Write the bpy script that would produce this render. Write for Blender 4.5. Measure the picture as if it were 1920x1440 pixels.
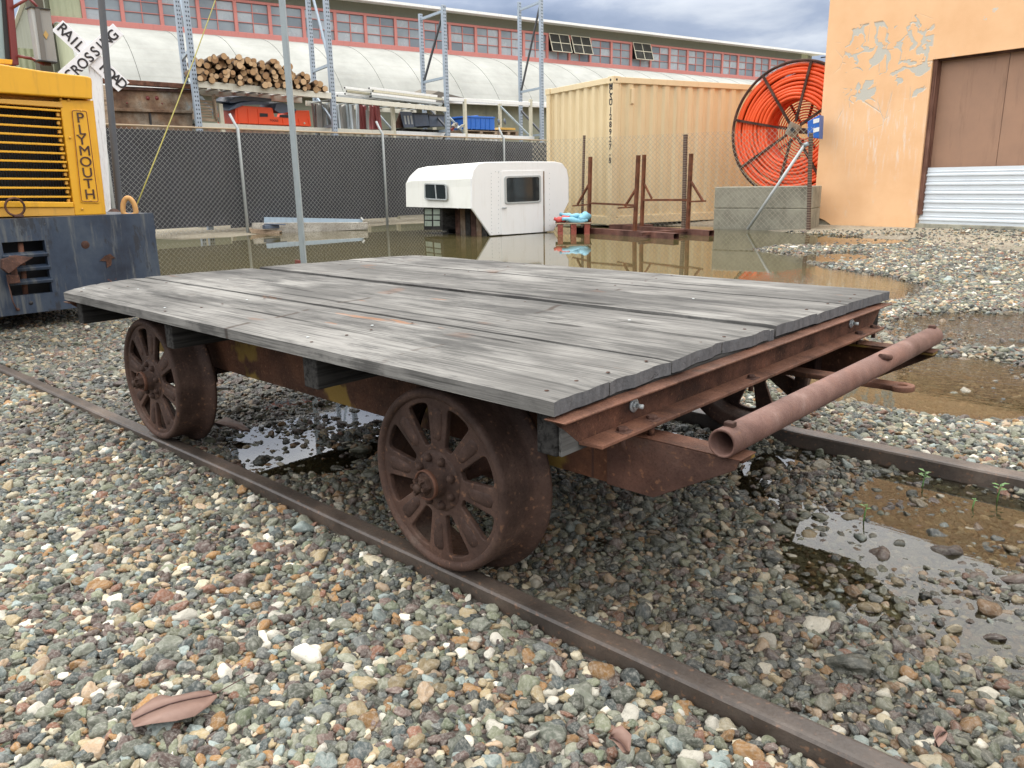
import bpy, bmesh, math, random
import numpy as np
from mathutils import Vector, Matrix, noise as mnoise
random.seed(7); np.random.seed(7)
S = bpy.context.scene
for o in list(bpy.data.objects): bpy.data.objects.remove(o, do_unlink=True)
COL = S.collection
rad = math.radians

# ------------------------------------------------------------------ camera
CAM_H = 0.86; FPX = 1478.85
YAW, PITCH, ROLL = rad(-42.884), rad(-14.475), rad(-1.0173)
FW = np.array([math.sin(YAW)*math.cos(PITCH), math.cos(YAW)*math.cos(PITCH), math.sin(PITCH)])
RT = np.array([math.cos(YAW), -math.sin(YAW), 0.0]); UP = np.cross(RT, FW)
RT, UP = math.cos(ROLL)*RT + math.sin(ROLL)*UP, -math.sin(ROLL)*RT + math.cos(ROLL)*UP
CP = np.array([0, 0, CAM_H])
cam_d = bpy.data.cameras.new('camera'); cam = bpy.data.objects.new('camera', cam_d); COL.objects.link(cam)
cam_d.sensor_width = 36; cam_d.lens = FPX/1920*36; cam_d.clip_start = 0.05; cam_d.clip_end = 2000
M3 = Matrix((RT, UP, -FW)).transposed(); cam.matrix_world = Matrix.Translation(CP) @ M3.to_4x4()
S.camera = cam

# ------------------------------------------------------------------ sky and sun
SUN_EL, SUN_AZ = rad(60), rad(262)      # azimuth measured from +Y clockwise
W = bpy.data.worlds.new('World'); S.world = W; W.use_nodes = True
wn, wl = W.node_tree.nodes, W.node_tree.links
for n in list(wn): wn.remove(n)
def WN(t, **k):
    n = wn.new(t)
    for a, b in k.items(): setattr(n, a, b)
    return n
wo = WN('ShaderNodeOutputWorld'); sky = WN('ShaderNodeTexSky', sky_type='NISHITA', sun_disc=False)
sky.sun_elevation = SUN_EL; sky.sun_rotation = SUN_AZ
bg1 = WN('ShaderNodeBackground'); bg1.inputs[1].default_value = 0.10; wl.new(sky.outputs[0], bg1.inputs[0])
tc = WN('ShaderNodeTexCoord'); mp = WN('ShaderNodeMapping'); mp.inputs['Scale'].default_value = (1.0, 1.0, 3.2)
mp.inputs['Location'].default_value = (3.1, 0.4, 0.2)
wl.new(tc.outputs['Generated'], mp.inputs[0])
nz = WN('ShaderNodeTexNoise'); nz.inputs['Scale'].default_value = 3.6; nz.inputs['Detail'].default_value = 9; nz.inputs['Roughness'].default_value = 0.52
nz.inputs['Distortion'].default_value = 0.25
wl.new(mp.outputs[0], nz.inputs[0])
cr = WN('ShaderNodeValToRGB'); wl.new(nz.outputs[0], cr.inputs[0])
e = cr.color_ramp.elements
e[0].position = 0.39; e[0].color = (0.27, 0.34, 0.49, 1)
e[1].position = 0.69; e[1].color = (0.92, 0.95, 1.0, 1)
x = e.new(0.50); x.color = (0.42, 0.49, 0.64, 1)
x = e.new(0.60); x.color = (0.74, 0.79, 0.88, 1)
sx = WN('ShaderNodeSeparateXYZ'); wl.new(tc.outputs['Generated'], sx.inputs[0])
mr = WN('ShaderNodeMapRange'); mr.inputs[1].default_value = 0.17; mr.inputs[2].default_value = 0.38; mr.inputs[3].default_value = 1.05; mr.inputs[4].default_value = 3.3
mr.interpolation_type = 'SMOOTHSTEP'
wl.new(sx.outputs[2], mr.inputs[0])
bg2 = WN('ShaderNodeBackground'); hi = WN('ShaderNodeMix', data_type='RGBA'); me_ = WN('ShaderNodeMapRange'); me_.inputs[1].default_value = 0.20; me_.inputs[2].default_value = 0.42; me_.inputs[3].default_value = 0.0; me_.inputs[4].default_value = 0.85; wl.new(sx.outputs[2], me_.inputs[0])
wl.new(me_.outputs[0], hi.inputs[0]); wl.new(cr.outputs[0], hi.inputs[6]); hi.inputs[7].default_value = (1.0, 0.975, 0.93, 1); wl.new(hi.outputs[2], bg2.inputs[0]); wl.new(mr.outputs[0], bg2.inputs[1])
mx = WN('ShaderNodeMixShader'); mx.inputs[0].default_value = 0.88
wl.new(bg1.outputs[0], mx.inputs[1]); wl.new(bg2.outputs[0], mx.inputs[2]); wl.new(mx.outputs[0], wo.inputs[0])
sd = bpy.data.lights.new('sun', 'SUN'); sd.energy = 1.5; sd.angle = rad(14); sd.color = (1, 0.97, 0.92)
so = bpy.data.objects.new('sun', sd); COL.objects.link(so)
sv = Vector((math.sin(SUN_AZ)*math.cos(SUN_EL), math.cos(SUN_AZ)*math.cos(SUN_EL), math.sin(SUN_EL)))
so.rotation_euler = sv.to_track_quat('Z', 'Y').to_euler(); so.location = (0, 0, 20)
S.view_settings.view_transform = 'Standard'; S.view_settings.look = 'None'
S.view_settings.exposure = 0.04; S.view_settings.gamma = 1.0
try: S.view_settings.use_curve_mapping = False
except Exception: pass
S.cycles.max_bounces = 8; S.cycles.transparent_max_bounces = 16; S.cycles.caustics_reflective = False; S.cycles.caustics_refractive = False

# ------------------------------------------------------------------ survey helpers: a direction seen in the photograph cut with a known plane
def ray(x, y): return FW*FPX + RT*(x-960) - UP*(y-720)
def atZ(x, y, z=0.0): d = ray(x, y); return CP + d*(z-CAM_H)/d[2]
def atX(x, y, v): d = ray(x, y); return CP + d*v/d[0]
def atY(x, y, v): d = ray(x, y); return CP + d*v/d[1]
def atD(x, y, dist): d = ray(x, y); return CP + d*dist/np.hypot(d[0], d[1])
def atP(x, y, A, d2):      # vertical plane through A with horizontal direction d2
    d = ray(x, y); n = np.array([-d2[1], d2[0]]); t = (n@(np.array(A[:2])-CP[:2]))/(n@d[:2]); return CP + d*t
def above(x, y, P): return atD(x, y, math.hypot(P[0], P[1]))

# ------------------------------------------------------------------ object helpers
def tag(o, label=None, cat=None, group=None, kind=None):
    if label: o['label'] = label
    if cat: o['category'] = cat
    if group: o['group'] = group
    if kind: o['kind'] = kind
    return o
def empty(name, loc=(0, 0, 0), rz=0.0, label=None, cat=None, group=None):
    o = bpy.data.objects.new(name, None); COL.objects.link(o); o.location = loc; o.rotation_euler = (0, 0, rz); o.empty_display_size = 0.1
    return tag(o, label, cat, group)
def link_mesh(name, me, mat=None, parent=None, loc=None, rot=None):
    o = bpy.data.objects.new(name, me); COL.objects.link(o)
    if mat is not None and len(me.materials) == 0: me.materials.append(mat)
    if parent is not None: o.parent = parent
    if loc is not None: o.location = loc
    if rot is not None: o.rotation_euler = rot
    return o
def frame_of(p0, p1, ref=(0, 0, 1)):
    d = (Vector(p1)-Vector(p0)); L = d.length; d.normalize(); r = Vector(ref)
    if abs(d.dot(r)) > 0.99: r = Vector((0, 1, 0))
    u = d.cross(r).normalized(); v = u.cross(d).normalized()
    return d, u, v, L
class MB:
    def __init__(s): s.v = []; s.f = []; s.sm = []
    def add(s, vs, fs, smooth=False):
        b = len(s.v); s.v += [tuple(float(c) for c in v) for v in vs]; s.f += [tuple(b+i for i in f) for f in fs]; s.sm += [smooth]*len(fs); return s
    def box(s, c, size, R=None):
        hx, hy, hz = size[0]/2, size[1]/2, size[2]/2
        P = [Vector((a*hx, b*hy, cc*hz)) for a in (-1, 1) for b in (-1, 1) for cc in (-1, 1)]
        if R is not None: P = [R @ p for p in P]
        P = [p+Vector(c) for p in P]
        return s.add(P, [(0, 1, 3, 2), (4, 6, 7, 5), (0, 4, 5, 1), (2, 3, 7, 6), (0, 2, 6, 4), (1, 5, 7, 3)])
    def span(s, a, b):  # box from min to max
        return s.box([(a[i]+b[i])/2 for i in range(3)], [abs(b[i]-a[i]) for i in range(3)])
    def bar(s, p0, p1, w, h, ref=(0, 0, 1)):
        d, u, v, L = frame_of(p0, p1, ref); P = []
        for q in (Vector(p0), Vector(p1)):
            for a, b in ((-1, -1), (1, -1), (1, 1), (-1, 1)): P.append(q+u*a*w/2+v*b*h/2)
        return s.add(P, [(0, 1, 2, 3), (7, 6, 5, 4), (0, 4, 5, 1), (1, 5, 6, 2), (2, 6, 7, 3), (3, 7, 4, 0)])
    def tube(s, pts, r, n=10, cap=True, closed=False):
        pts = [Vector(p) for p in pts]; m = len(pts); rs = r if hasattr(r, '__len__') else [r]*m; P = []; u = None
        for i, p in enumerate(pts):
            if closed: d = (pts[(i+1) % m]-pts[i-1]).normalized()
            else: d = (pts[min(i+1, m-1)]-pts[max(i-1, 0)]).normalized()
            if u is None:
                rr = Vector((0, 0, 1)) if abs(d.z) < 0.9 else Vector((0, 1, 0)); u = d.cross(rr).normalized()
            else: u = (u - d*u.dot(d)).normalized()
            v = d.cross(u)
            for k in range(n): a = 2*math.pi*k/n; P.append(p+(u*math.cos(a)+v*math.sin(a))*rs[i])
        F = []
        for i in range(m if closed else m-1):
            j = (i+1) % m
            for k in range(n): F.append((i*n+k, i*n+(k+1) % n, j*n+(k+1) % n, j*n+k))
        s.add(P, F, True)
        if cap and not closed:
            b = len(s.v)-m*n
            s.f.append(tuple(b+k for k in range(n))[::-1]); s.sm.append(False)
            s.f.append(tuple(b+(m-1)*n+k for k in range(n))); s.sm.append(False)
        return s
    def lathe(s, prof, c, axis, n=48, smooth=True, closed=False):  # prof: (radius, along axis)
        ax = Vector(axis).normalized(); r0 = Vector((0, 0, 1)) if abs(ax.z) < 0.9 else Vector((1, 0, 0))
        u = ax.cross(r0).normalized(); v = ax.cross(u); P = []
        for (r, t) in prof:
            for k in range(n): a = 2*math.pi*k/n; P.append(Vector(c)+ax*t+(u*math.cos(a)+v*math.sin(a))*r)
        F = []; m = len(prof)
        for i in range(m if closed else m-1):
            j = (i+1) % m
            for k in range(n): F.append((i*n+k, i*n+(k+1) % n, j*n+(k+1) % n, j*n+k))
        return s.add(P, F, smooth)
    def prism(s, poly, off):  # poly: 3D planar points, extruded by vector off
        n = len(poly); off = Vector([float(c) for c in off]); P = [Vector([float(c) for c in p]) for p in poly]; P = P+[p+off for p in P]
        F = [tuple(range(n))[::-1], tuple(range(n, 2*n))]+[(i, (i+1) % n, n+(i+1) % n, n+i) for i in range(n)]
        return s.add(P, F)
    def mesh(s, name='m', fix=True):
        me = bpy.data.meshes.new(name); me.from_pydata(s.v, [], s.f); me.polygons.foreach_set('use_smooth', s.sm); me.update()
        if fix:
            bm = bmesh.new(); bm.from_mesh(me); bmesh.ops.recalc_face_normals(bm, faces=bm.faces); bm.to_mesh(me); bm.free()
        return me
    def build(s, name, mat, parent=None, bevel=0, origin=None, seg=2):
        me = s.mesh(name)
        o = link_mesh(name, me, mat, parent)
        if origin is not None:
            me.transform(Matrix.Translation(-Vector(origin))); o.location = origin
        if bevel:
            b = o.modifiers.new('bevel', 'BEVEL'); b.width = bevel; b.segments = seg; b.limit_method = 'ANGLE'; b.angle_limit = rad(40)
        return o
def rounded(poly, r, n=4):    # 2D polygon with rounded corners
    out = []; m = len(poly)
    for i in range(m):
        p = np.array(poly[i], float); a = np.array(poly[i-1], float)-p; b = np.array(poly[(i+1) % m], float)-p
        la, lb = np.linalg.norm(a), np.linalg.norm(b); rr = min(r if not hasattr(r, '__len__') else r[i], la*0.49, lb*0.49)
        p0 = p+a/la*rr; p1 = p+b/lb*rr
        for k in range(n+1):
            t = k/n; out.append(tuple((1-t)**2*p0+2*t*(1-t)*p+t*t*p1))
    return out
def flat_with_holes(loops, depth, bevel=0.0, res=1):   # filled 2D outline with holes -> mesh lying in XY, centred on z = 0
    cu = bpy.data.curves.new('outline', 'CURVE'); cu.dimensions = '2D'; cu.fill_mode = 'BOTH'; cu.extrude = depth/2-bevel; cu.bevel_depth = bevel; cu.bevel_resolution = res
    for lp in loops:
        sp = cu.splines.new('POLY'); sp.points.add(len(lp)-1); sp.use_cyclic_u = True
        for i, p in enumerate(lp): sp.points[i].co = (p[0], p[1], 0, 1)
    return curve_to_mesh(cu)
def curve_to_mesh(cu):
    o = bpy.data.objects.new('outline', cu); COL.objects.link(o); bpy.context.view_layer.update()
    dg = bpy.context.evaluated_depsgraph_get(); me = bpy.data.meshes.new_from_object(o.evaluated_get(dg)); bpy.data.objects.remove(o, do_unlink=True)
    me.materials.clear(); return me
def text_mesh(txt, size, depth=0.002, offset=0.0, xs=1.0):
    cu = bpy.data.curves.new('lettering', 'FONT'); cu.body = txt; cu.size = size; cu.extrude = depth; cu.offset = offset; cu.align_x = 'CENTER'; cu.align_y = 'CENTER'; cu.resolution_u = 4
    me = curve_to_mesh(cu); me.transform(Matrix.Diagonal((xs, 1, 1, 1))); return me
def basis(xa, ya, za, o): return Matrix.Translation(Vector(o)) @ Matrix((xa, ya, za)).transposed().to_4x4()

# ------------------------------------------------------------------ materials
class N:
    def __init__(s, name):
        s.m = bpy.data.materials.new(name); s.m.use_nodes = True; s.t = s.m.node_tree; s.b = s.t.nodes['Principled BSDF']; s.co = None
    def node(s, t, ins=None, **k):
        n = s.t.nodes.new(t)
        for a, b in k.items(): setattr(n, a, b)
        for a, b in (ins or {}).items(): s.set(n.inputs[a], b)
        return n
    def set(s, sock, v):
        if hasattr(v, 'is_linked') or isinstance(v, bpy.types.NodeSocket): s.t.links.new(v, sock)
        else:
            if sock.type == 'RGBA' and len(v) == 3: v = (*v, 1)
            sock.default_value = v
    def coord(s, scale=(1, 1, 1), kind='Object', loc=(0, 0, 0), rot=(0, 0, 0)):
        if s.co is None: s.co = s.node('ShaderNodeTexCoord')
        return s.node('ShaderNodeMapping', {'Vector': s.co.outputs[kind], 'Scale': scale, 'Location': loc, 'Rotation': rot}).outputs[0]
    def noise(s, vec, scale, detail=4, rough=0.5, dist=0.0, out='Fac'):
        return s.node('ShaderNodeTexNoise', {'Vector': vec, 'Scale': scale, 'Detail': detail, 'Roughness': rough, 'Distortion': dist}).outputs[out]
    def ramp(s, fac, stops, interp='LINEAR'):
        n = s.node('ShaderNodeValToRGB', {'Fac': fac}); cr = n.color_ramp; cr.interpolation = interp
        while len(cr.elements) > 1: cr.elements.remove(cr.elements[-1])
        for i, (p, c) in enumerate(stops):
            if not hasattr(c, '__len__'): c = (c, c, c)
            el = cr.elements[0] if i == 0 else cr.elements.new(p)
            el.position = p; el.color = (*c[:3], 1)
        return n.outputs[0]
    def mix(s, fac, a, b, mode='MIX'):
        n = s.node('ShaderNodeMix', data_type='RGBA', blend_type=mode); s.set(n.inputs[0], fac); s.set(n.inputs[6], a); s.set(n.inputs[7], b); return n.outputs[2]
    def math(s, op, a, b=0.0, c=None, clamp=False):
        n = s.node('ShaderNodeMath', operation=op, use_clamp=clamp); s.set(n.inputs[0], a); s.set(n.inputs[1], b)
        if c is not None: s.set(n.inputs[2], c)
        return n.outputs[0]
    def sep(s, vec): return s.node('ShaderNodeSeparateXYZ', {'Vector': vec}).outputs
    def smooth(s, v, a, b, lo=0.0, hi=1.0):
        return s.node('ShaderNodeMapRange', {'Value': v, 'From Min': a, 'From Max': b, 'To Min': lo, 'To Max': hi}, interpolation_type='SMOOTHSTEP').outputs[0]
    def bump(s, h, strength=0.4, dist=0.01, normal=None):
        n = s.node('ShaderNodeBump', {'Height': h, 'Strength': strength, 'Distance': dist})
        if normal is not None: s.t.links.new(normal, n.inputs['Normal'])
        return n.outputs[0]
    def out(s, color=None, rough=None, metal=None, normal=None, spec=None):
        for k, v in (('Base Color', color), ('Roughness', rough), ('Metallic', metal), ('Normal', normal), ('Specular IOR Level', spec)):
            if v is not None: s.set(s.b.inputs[k], v)
        return s.m
def painted(name, c, rough=0.5, var=0.15, dirt=(0.12, 0.09, 0.06), dirt_amt=0.35, rust=0.0, scale=3.0, metal=0.0, streak=True, bump=0.15):
    n = N(name); v = n.coord(); a = n.noise(v, scale*2.2, 6, 0.6)
    c = np.array(c); base = n.mix(a, tuple(c*(1-var)), tuple(np.minimum(c*(1+var), 0.95)))
    v2 = n.coord((6, 6, 0.7)) if streak else v
    d = n.smooth(n.noise(v2, scale, 7, 0.65), 0.5, 0.78); base = n.mix(n.math('MULTIPLY', d, dirt_amt), base, dirt)
    rgh = n.ramp(a, [(0.3, rough*0.85), (0.7, min(1, rough*1.15))])
    if rust > 0:
        r = n.smooth(n.noise(v, scale*5, 8, 0.7), 0.72-rust*0.3, 0.80-rust*0.3)
        rc = n.mix(n.noise(v, 40, 4), (0.10, 0.035, 0.015), (0.28, 0.11, 0.04)); base = n.mix(r, base, rc)
    nb = n.bump(n.noise(v, scale*14, 5), bump, 0.004)
    return n.out(base, rgh, metal, nb)
def plain(name, c, rough=0.5, metal=0.0): return painted(name, c, rough, 0.08, dirt_amt=0.12, metal=metal)
def rust_mat(name, dark=(0.033, 0.018, 0.014), mid=(0.068, 0.037, 0.029), light=(0.110, 0.060, 0.046), grey=(0.10, 0.074, 0.063), rough=0.78, scale=6, patch=None, spec=0.2):
    n = N(name); v = n.coord(); a = n.noise(v, scale, 8, 0.62); fine = n.noise(v, scale*28, 5, 0.7)
    c = n.ramp(a, [(0.32, dark), (0.48, mid), (0.62, light), (0.72, grey)])
    c = n.mix(n.smooth(fine, 0.45, 0.75, 0, 0.55), c, dark)
    sp = n.smooth(n.noise(v, max(scale*14, 80), 3, 0.5), 0.60, 0.72, 0, 0.35); c = n.mix(sp, c, (0.30, 0.155, 0.085))
    c = n.mix(1.0, c, n.ramp(n.noise(n.coord(loc=(7.7, 3.1, 5.2)), 3.4, 6, 0.65), [(0.32, (0.50, 0.47, 0.45)), (0.50, (1.0, 1.0, 1.0)), (0.68, (1.40, 1.28, 1.18))]), 'MULTIPLY')
    if patch: c = n.mix(n.smooth(n.noise(n.coord(loc=(2.3, 1.1, 0)), 3.0, 4, 0.6), 0.56, 0.60, 0, 0.85), c, patch)
    nb = n.bump(fine, 0.6, 0.0022); nb = n.bump(a, 0.5, 0.004, nb)
    return n.out(c, n.ramp(fine, [(0.3, rough*0.8), (0.7, min(1.0, rough*1.2))]), 0.0, nb, spec)
def steel_grey(name, c=(0.28, 0.33, 0.38), rough=0.5):
    return painted(name, c, rough, 0.14, dirt=(0.10, 0.09, 0.08), dirt_amt=0.3, rust=0.12, scale=5, metal=0.15)
def wood_mat(name, dark, mid, light, axis=0, stain=None, crack=0.6, rough=0.85, scale=1.0, tint=None, lines=None):
    n = N(name); sc = [18*scale]*3; sc[axis] = 0.9*scale; v = n.coord(tuple(sc)); sc2 = [(150 if lines else 95)*scale]*3; sc2[axis] = (3.2 if lines else 2.2)*scale; v2 = n.coord(tuple(sc2)); v0 = n.coord()
    g = n.noise(v, 1.0, 6, 0.62, 0.35) if not lines else n.math('ADD', n.math('MULTIPLY', n.noise(v, 1.0, 6, 0.6, 0.4), 0.55), n.math('MULTIPLY', n.noise(n.coord((1.1, 2.6, 2)), 1.6, 6, 0.62), 0.45)); f = n.noise(v2, 1.0, 4, 0.6, 0.2); big = n.noise(v0, 2.3*scale, 5, 0.6)
    c = n.ramp(g, [(0.30, dark), (0.46, mid), (0.66, light)])
    c = n.mix(n.smooth(f, 0.40, 0.62, 0, 0.35 if lines else 0.55), c, tuple(np.array(light)*1.25))
    c = n.mix(n.smooth(f, 0.46, 0.36, 0, 0.5), c, tuple(np.array(dark)*0.5))
    c = n.mix(n.smooth(big, 0.42, 0.66, 0.0, 0.55), c, tuple(np.array(dark)*1.2), 'MIX')
    sc3 = [26*scale]*3; sc3[axis] = 0.55*scale; ck = n.noise(n.coord(tuple(sc3), loc=(3.3, 7.1, 1.9)), 1.0, 5, 0.55, 0.15)
    cm = n.smooth(ck, 0.36, 0.31, 0, crack); c = n.mix(cm, c, (0.018, 0.017, 0.016))
    if stain:
        st = n.smooth(n.noise(n.coord((2.2, 9, 5), loc=(1.7, 0.3, 0)), 1.0, 4, 0.6), 0.665, 0.70, 0, 0.75); c = n.mix(st, c, stain)
    if lines:   # dark transverse marks above the joists: list of x positions
        xs = n.sep(n.node('ShaderNodeVectorMath', {0: v0, 1: n.node('ShaderNodeVectorMath', {0: n.node('ShaderNodeTexNoise', {'Vector': v0, 'Scale': 5.0}).outputs['Color'], 3: 0.07}, operation='SCALE').outputs[0]}, operation='ADD').outputs[0])
        tx = n.math('ADD', xs[0], n.math('MULTIPLY', xs[1], 0.22))
        brk = n.smooth(n.noise(n.coord((3, 11, 3), loc=(0.7, 5.2, 0)), 1.0, 3, 0.5), 0.50, 0.56)
        for lx in lines:
            m = n.smooth(n.math('ABSOLUTE', n.math('SUBTRACT', tx, lx)), 0.012, 0.003, 0, 0.8); c = n.mix(n.math('MULTIPLY', m, brk), c, (0.055, 0.04, 0.032))
            m2 = n.smooth(n.math('ABSOLUTE', n.math('SUBTRACT', tx, lx-0.03)), 0.05, 0.01, 0, 0.5)
            br2 = n.smooth(n.noise(n.coord((3, 9, 3), loc=(4.7, 1.2, 0)), 1.0, 3, 0.5), 0.60, 0.66); c = n.mix(n.math('MULTIPLY', m2, br2), c, (0.17, 0.10, 0.07))
    if lines:   # long dark splits of their own place and length
        for (ex, ey, lx, ly) in ((-1.50, 1.118, 0.17, 0.010), (-2.35, 1.475, 0.14, 0.006), (-1.455, 1.92, 0.05, 0.016), (-1.20, 1.27, 0.09, 0.008), (-2.0, 1.78, 0.7, 0.010), (-1.18, 1.49, 0.06, 0.012), (-2.55, 1.13, 0.22, 0.007), (-1.75, 2.36, 0.35, 0.006), (-1.05, 1.62, 0.05, 0.010)):
            dx_ = n.math('DIVIDE', n.math('SUBTRACT', xs[0], ex), lx); dy_ = n.math('DIVIDE', n.math('SUBTRACT', n.math('ADD', n.sep(v0)[1], n.math('MULTIPLY', n.math('SUBTRACT', big, 0.5), 0.05)), ey), ly)
            rr2 = n.math('ADD', n.math('ADD', n.math('POWER', n.math('ABSOLUTE', dx_), 2.0), n.math('POWER', n.math('ABSOLUTE', dy_), 2.0)), n.math('MULTIPLY', n.math('SUBTRACT', f, 0.5), 2.5))
            c = n.mix(n.smooth(rr2, 1.2, 0.5, 0, 0.88), c, (0.028, 0.026, 0.024))
        lt = n.smooth(n.math('ADD', n.noise(n.coord((1.4, 4.0, 2), loc=(0.9, 2.2, 0)), 1.3, 6, 0.6), n.math('MULTIPLY', n.math('SUBTRACT', f, 0.5), 0.45)), 0.46, 0.68, 0, 0.42); c = n.mix(lt, c, (0.37, 0.36, 0.335)); dk = n.smooth(n.math('ADD', n.noise(n.coord((1.3, 6.0, 2), loc=(6.9, 3.2, 0)), 1.5, 7, 0.7), n.math('MULTIPLY', n.math('SUBTRACT', f, 0.5), 0.55)), 0.50, 0.64, 0, 0.75); c = n.mix(dk, c, (0.045, 0.044, 0.043))
    h = n.math('ADD', n.math('MULTIPLY', g, 0.5), n.math('MULTIPLY', f, 0.9)); h = n.math('SUBTRACT', h, n.math('MULTIPLY', cm, 1.6))
    if lines:
        nx_o = n.sep(n.node('ShaderNodeTexCoord').outputs['Normal'])[0]; eg = n.smooth(n.math('ABSOLUTE', nx_o), 0.55, 0.8)
        ec = n.mix(n.noise(n.coord((8, 60, 30)), 1.0, 5, 0.7), (0.035, 0.035, 0.037), (0.20, 0.20, 0.205)); c = n.mix(eg, c, ec)
    return n.out(c, rough, 0, n.bump(h, 0.45 if lines else 0.75, 0.004), 0.12)
def concrete_mat(name, c=(0.30, 0.29, 0.26)):
    n = N(name); v = n.coord(); a = n.noise(v, 2.5, 9, 0.72); f = n.noise(v, 45, 5, 0.6); c = np.array(c)
    col = n.ramp(a, [(0.3, tuple(c*0.55)), (0.5, tuple(c)), (0.7, tuple(c*1.35))]); st = n.smooth(n.noise(n.coord((4, 4, 0.6)), 1.5, 6, 0.6), 0.52, 0.7, 0, 0.6)
    col = n.mix(st, col, tuple(c*0.4)); return n.out(col, 0.9, 0, n.bump(f, 0.5, 0.006))
def corrugated(name, c, axis=0, pitch=0.06, rough=0.6, depth=0.6, rust=0.0):
    n = N(name); v = n.coord(); xs = n.sep(v)[axis]; w = n.math('SINE', n.math('MULTIPLY', xs, 2*math.pi/pitch)); a = n.noise(v, 2.0, 6, 0.6); c = np.array(c)
    col = n.mix(a, tuple(c*0.82), tuple(c*1.15)); d = n.smooth(n.noise(n.coord((5, 5, 0.5)), 1.2, 6, 0.65), 0.52, 0.75, 0, 0.45); col = n.mix(d, col, tuple(c*0.45))
    return n.out(col, rough, 0, n.bump(w, depth, 0.01))
def glass_mat(name, c=(0.03, 0.04, 0.045), rough=0.06, spec=0.8, var=0.4):
    n = N(name); v = n.coord(); a = n.noise(v, 1.4, 5, 0.6); c = np.array(c)
    col = n.mix(a, tuple(c*(1-var)), tuple(c*(1+var))); return n.out(col, n.ramp(n.noise(v, 4, 4), [(0.3, rough), (0.75, rough*3)]), 0, n.bump(n.noise(v, 0.9, 2), 0.06, 0.03), spec)

MAT = {}
MAT['rust'] = rust_mat('rusted_iron'); MAT['rust_wheel'] = rust_mat('rusted_cast_iron', (0.030, 0.019, 0.015), (0.062, 0.037, 0.029), (0.098, 0.060, 0.046), (0.14, 0.105, 0.085), 0.66, 5)
MAT['rust_orange'] = rust_mat('orange_rust', (0.040, 0.021, 0.015), (0.112, 0.053, 0.035), (0.18, 0.088, 0.058), (0.115, 0.072, 0.055), 0.66, 7)
MAT['rust_web'] = rust_mat('pitted_rust', (0.018, 0.011, 0.009), (0.072, 0.033, 0.022), (0.125, 0.057, 0.037), (0.085, 0.05, 0.038), 0.75, 11); MAT['rust_yellow'] = rust_mat('rust_with_old_yellow_paint', (0.03, 0.015, 0.010), (0.070, 0.032, 0.019), (0.11, 0.05, 0.028), (0.09, 0.045, 0.026), 0.75, 5, patch=(0.20, 0.13, 0.03))
MAT['rust_pipe'] = rust_mat('rusted_pipe', (0.115, 0.062, 0.050), (0.17, 0.096, 0.078), (0.21, 0.125, 0.103), (0.26, 0.18, 0.155), 0.62, 9)
MAT['rail'] = rust_mat('rail_steel', (0.040, 0.033, 0.028), (0.072, 0.057, 0.047), (0.105, 0.082, 0.066), (0.15, 0.125, 0.105), 0.38, 4, spec=0.5)
MAT['deck_wood'] = wood_mat('weathered_deck_wood', (0.058, 0.056, 0.053), (0.125, 0.121, 0.114), (0.215, 0.207, 0.192), 0, stain=(0.26, 0.13, 0.07), crack=0.85, lines=(-0.98, -1.62, -2.25))
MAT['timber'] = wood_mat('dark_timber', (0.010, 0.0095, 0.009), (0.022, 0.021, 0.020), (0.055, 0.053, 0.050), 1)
MAT['timber_x'] = wood_mat('pale_timber', (0.20, 0.18, 0.15), (0.36, 0.33, 0.28), (0.52, 0.49, 0.43), 1, crack=0.3)
MAT['timber_grey'] = wood_mat('grey_weathered_timber', (0.03, 0.029, 0.027), (0.075, 0.072, 0.068), (0.15, 0.147, 0.138), 1); MAT['pallet'] = wood_mat('pallet_wood', (0.16, 0.11, 0.07), (0.30, 0.22, 0.15), (0.42, 0.33, 0.24), 1, crack=0.4)
MAT['pallet_red'] = wood_mat('red_pallet_wood', (0.12, 0.03, 0.022), (0.25, 0.065, 0.05), (0.36, 0.12, 0.09), 1, crack=0.4)
MAT['yellow'] = painted('yellow_paint', (0.72, 0.37, 0.018), 0.42, 0.08, (0.30, 0.16, 0.03), 0.40, 0.06, 3.0, bump=0.08)
MAT['yellow_dark'] = painted('old_yellow_paint', (0.62, 0.33, 0.05), 0.5, 0.14, (0.2, 0.13, 0.05), 0.4, 0.1, 4.0)
MAT['black'] = plain('black_rubber', (0.018, 0.018, 0.02), 0.6)
MAT['letter'] = plain('black_lettering', (0.022, 0.018, 0.02), 0.55)
MAT['white'] = painted('white_paint', (0.78, 0.79, 0.77), 0.5, 0.05, (0.3, 0.28, 0.22), 0.3, 0.0, 4)
MAT['sign_white'] = painted('sign_white_paint', (0.82, 0.82, 0.84), 0.4, 0.03, (0.5, 0.5, 0.5), 0.15, 0.0, 4)
MAT['post_white'] = painted('chipped_white_paint', (0.78, 0.79, 0.80), 0.55, 0.05, (0.22, 0.2, 0.18), 0.75, 0.0, 9)
MAT['galv'] = steel_grey('galvanised_steel', (0.30, 0.35, 0.37)); MAT['galv_light'] = steel_grey('light_galvanised_steel', (0.42, 0.45, 0.45))
MAT['dark_pole'] = painted('dark_grey_paint', (0.075, 0.085, 0.10), 0.5, 0.15)
MAT['concrete'] = concrete_mat('weathered_concrete', (0.31, 0.30, 0.24))
MAT['brown_red'] = painted('dark_red_paint', (0.16, 0.025, 0.022), 0.4, 0.15)
MAT['dark_brown'] = painted('dark_brown_paint', (0.05, 0.016, 0.012), 0.5, 0.15); MAT['glass'] = glass_mat('window_glass', (0.20, 0.235, 0.26), 0.08, 0.9, 0.3)
MAT['dark_glass'] = glass_mat('dark_window_glass', (0.02, 0.028, 0.03), 0.04, 0.6)
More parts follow.
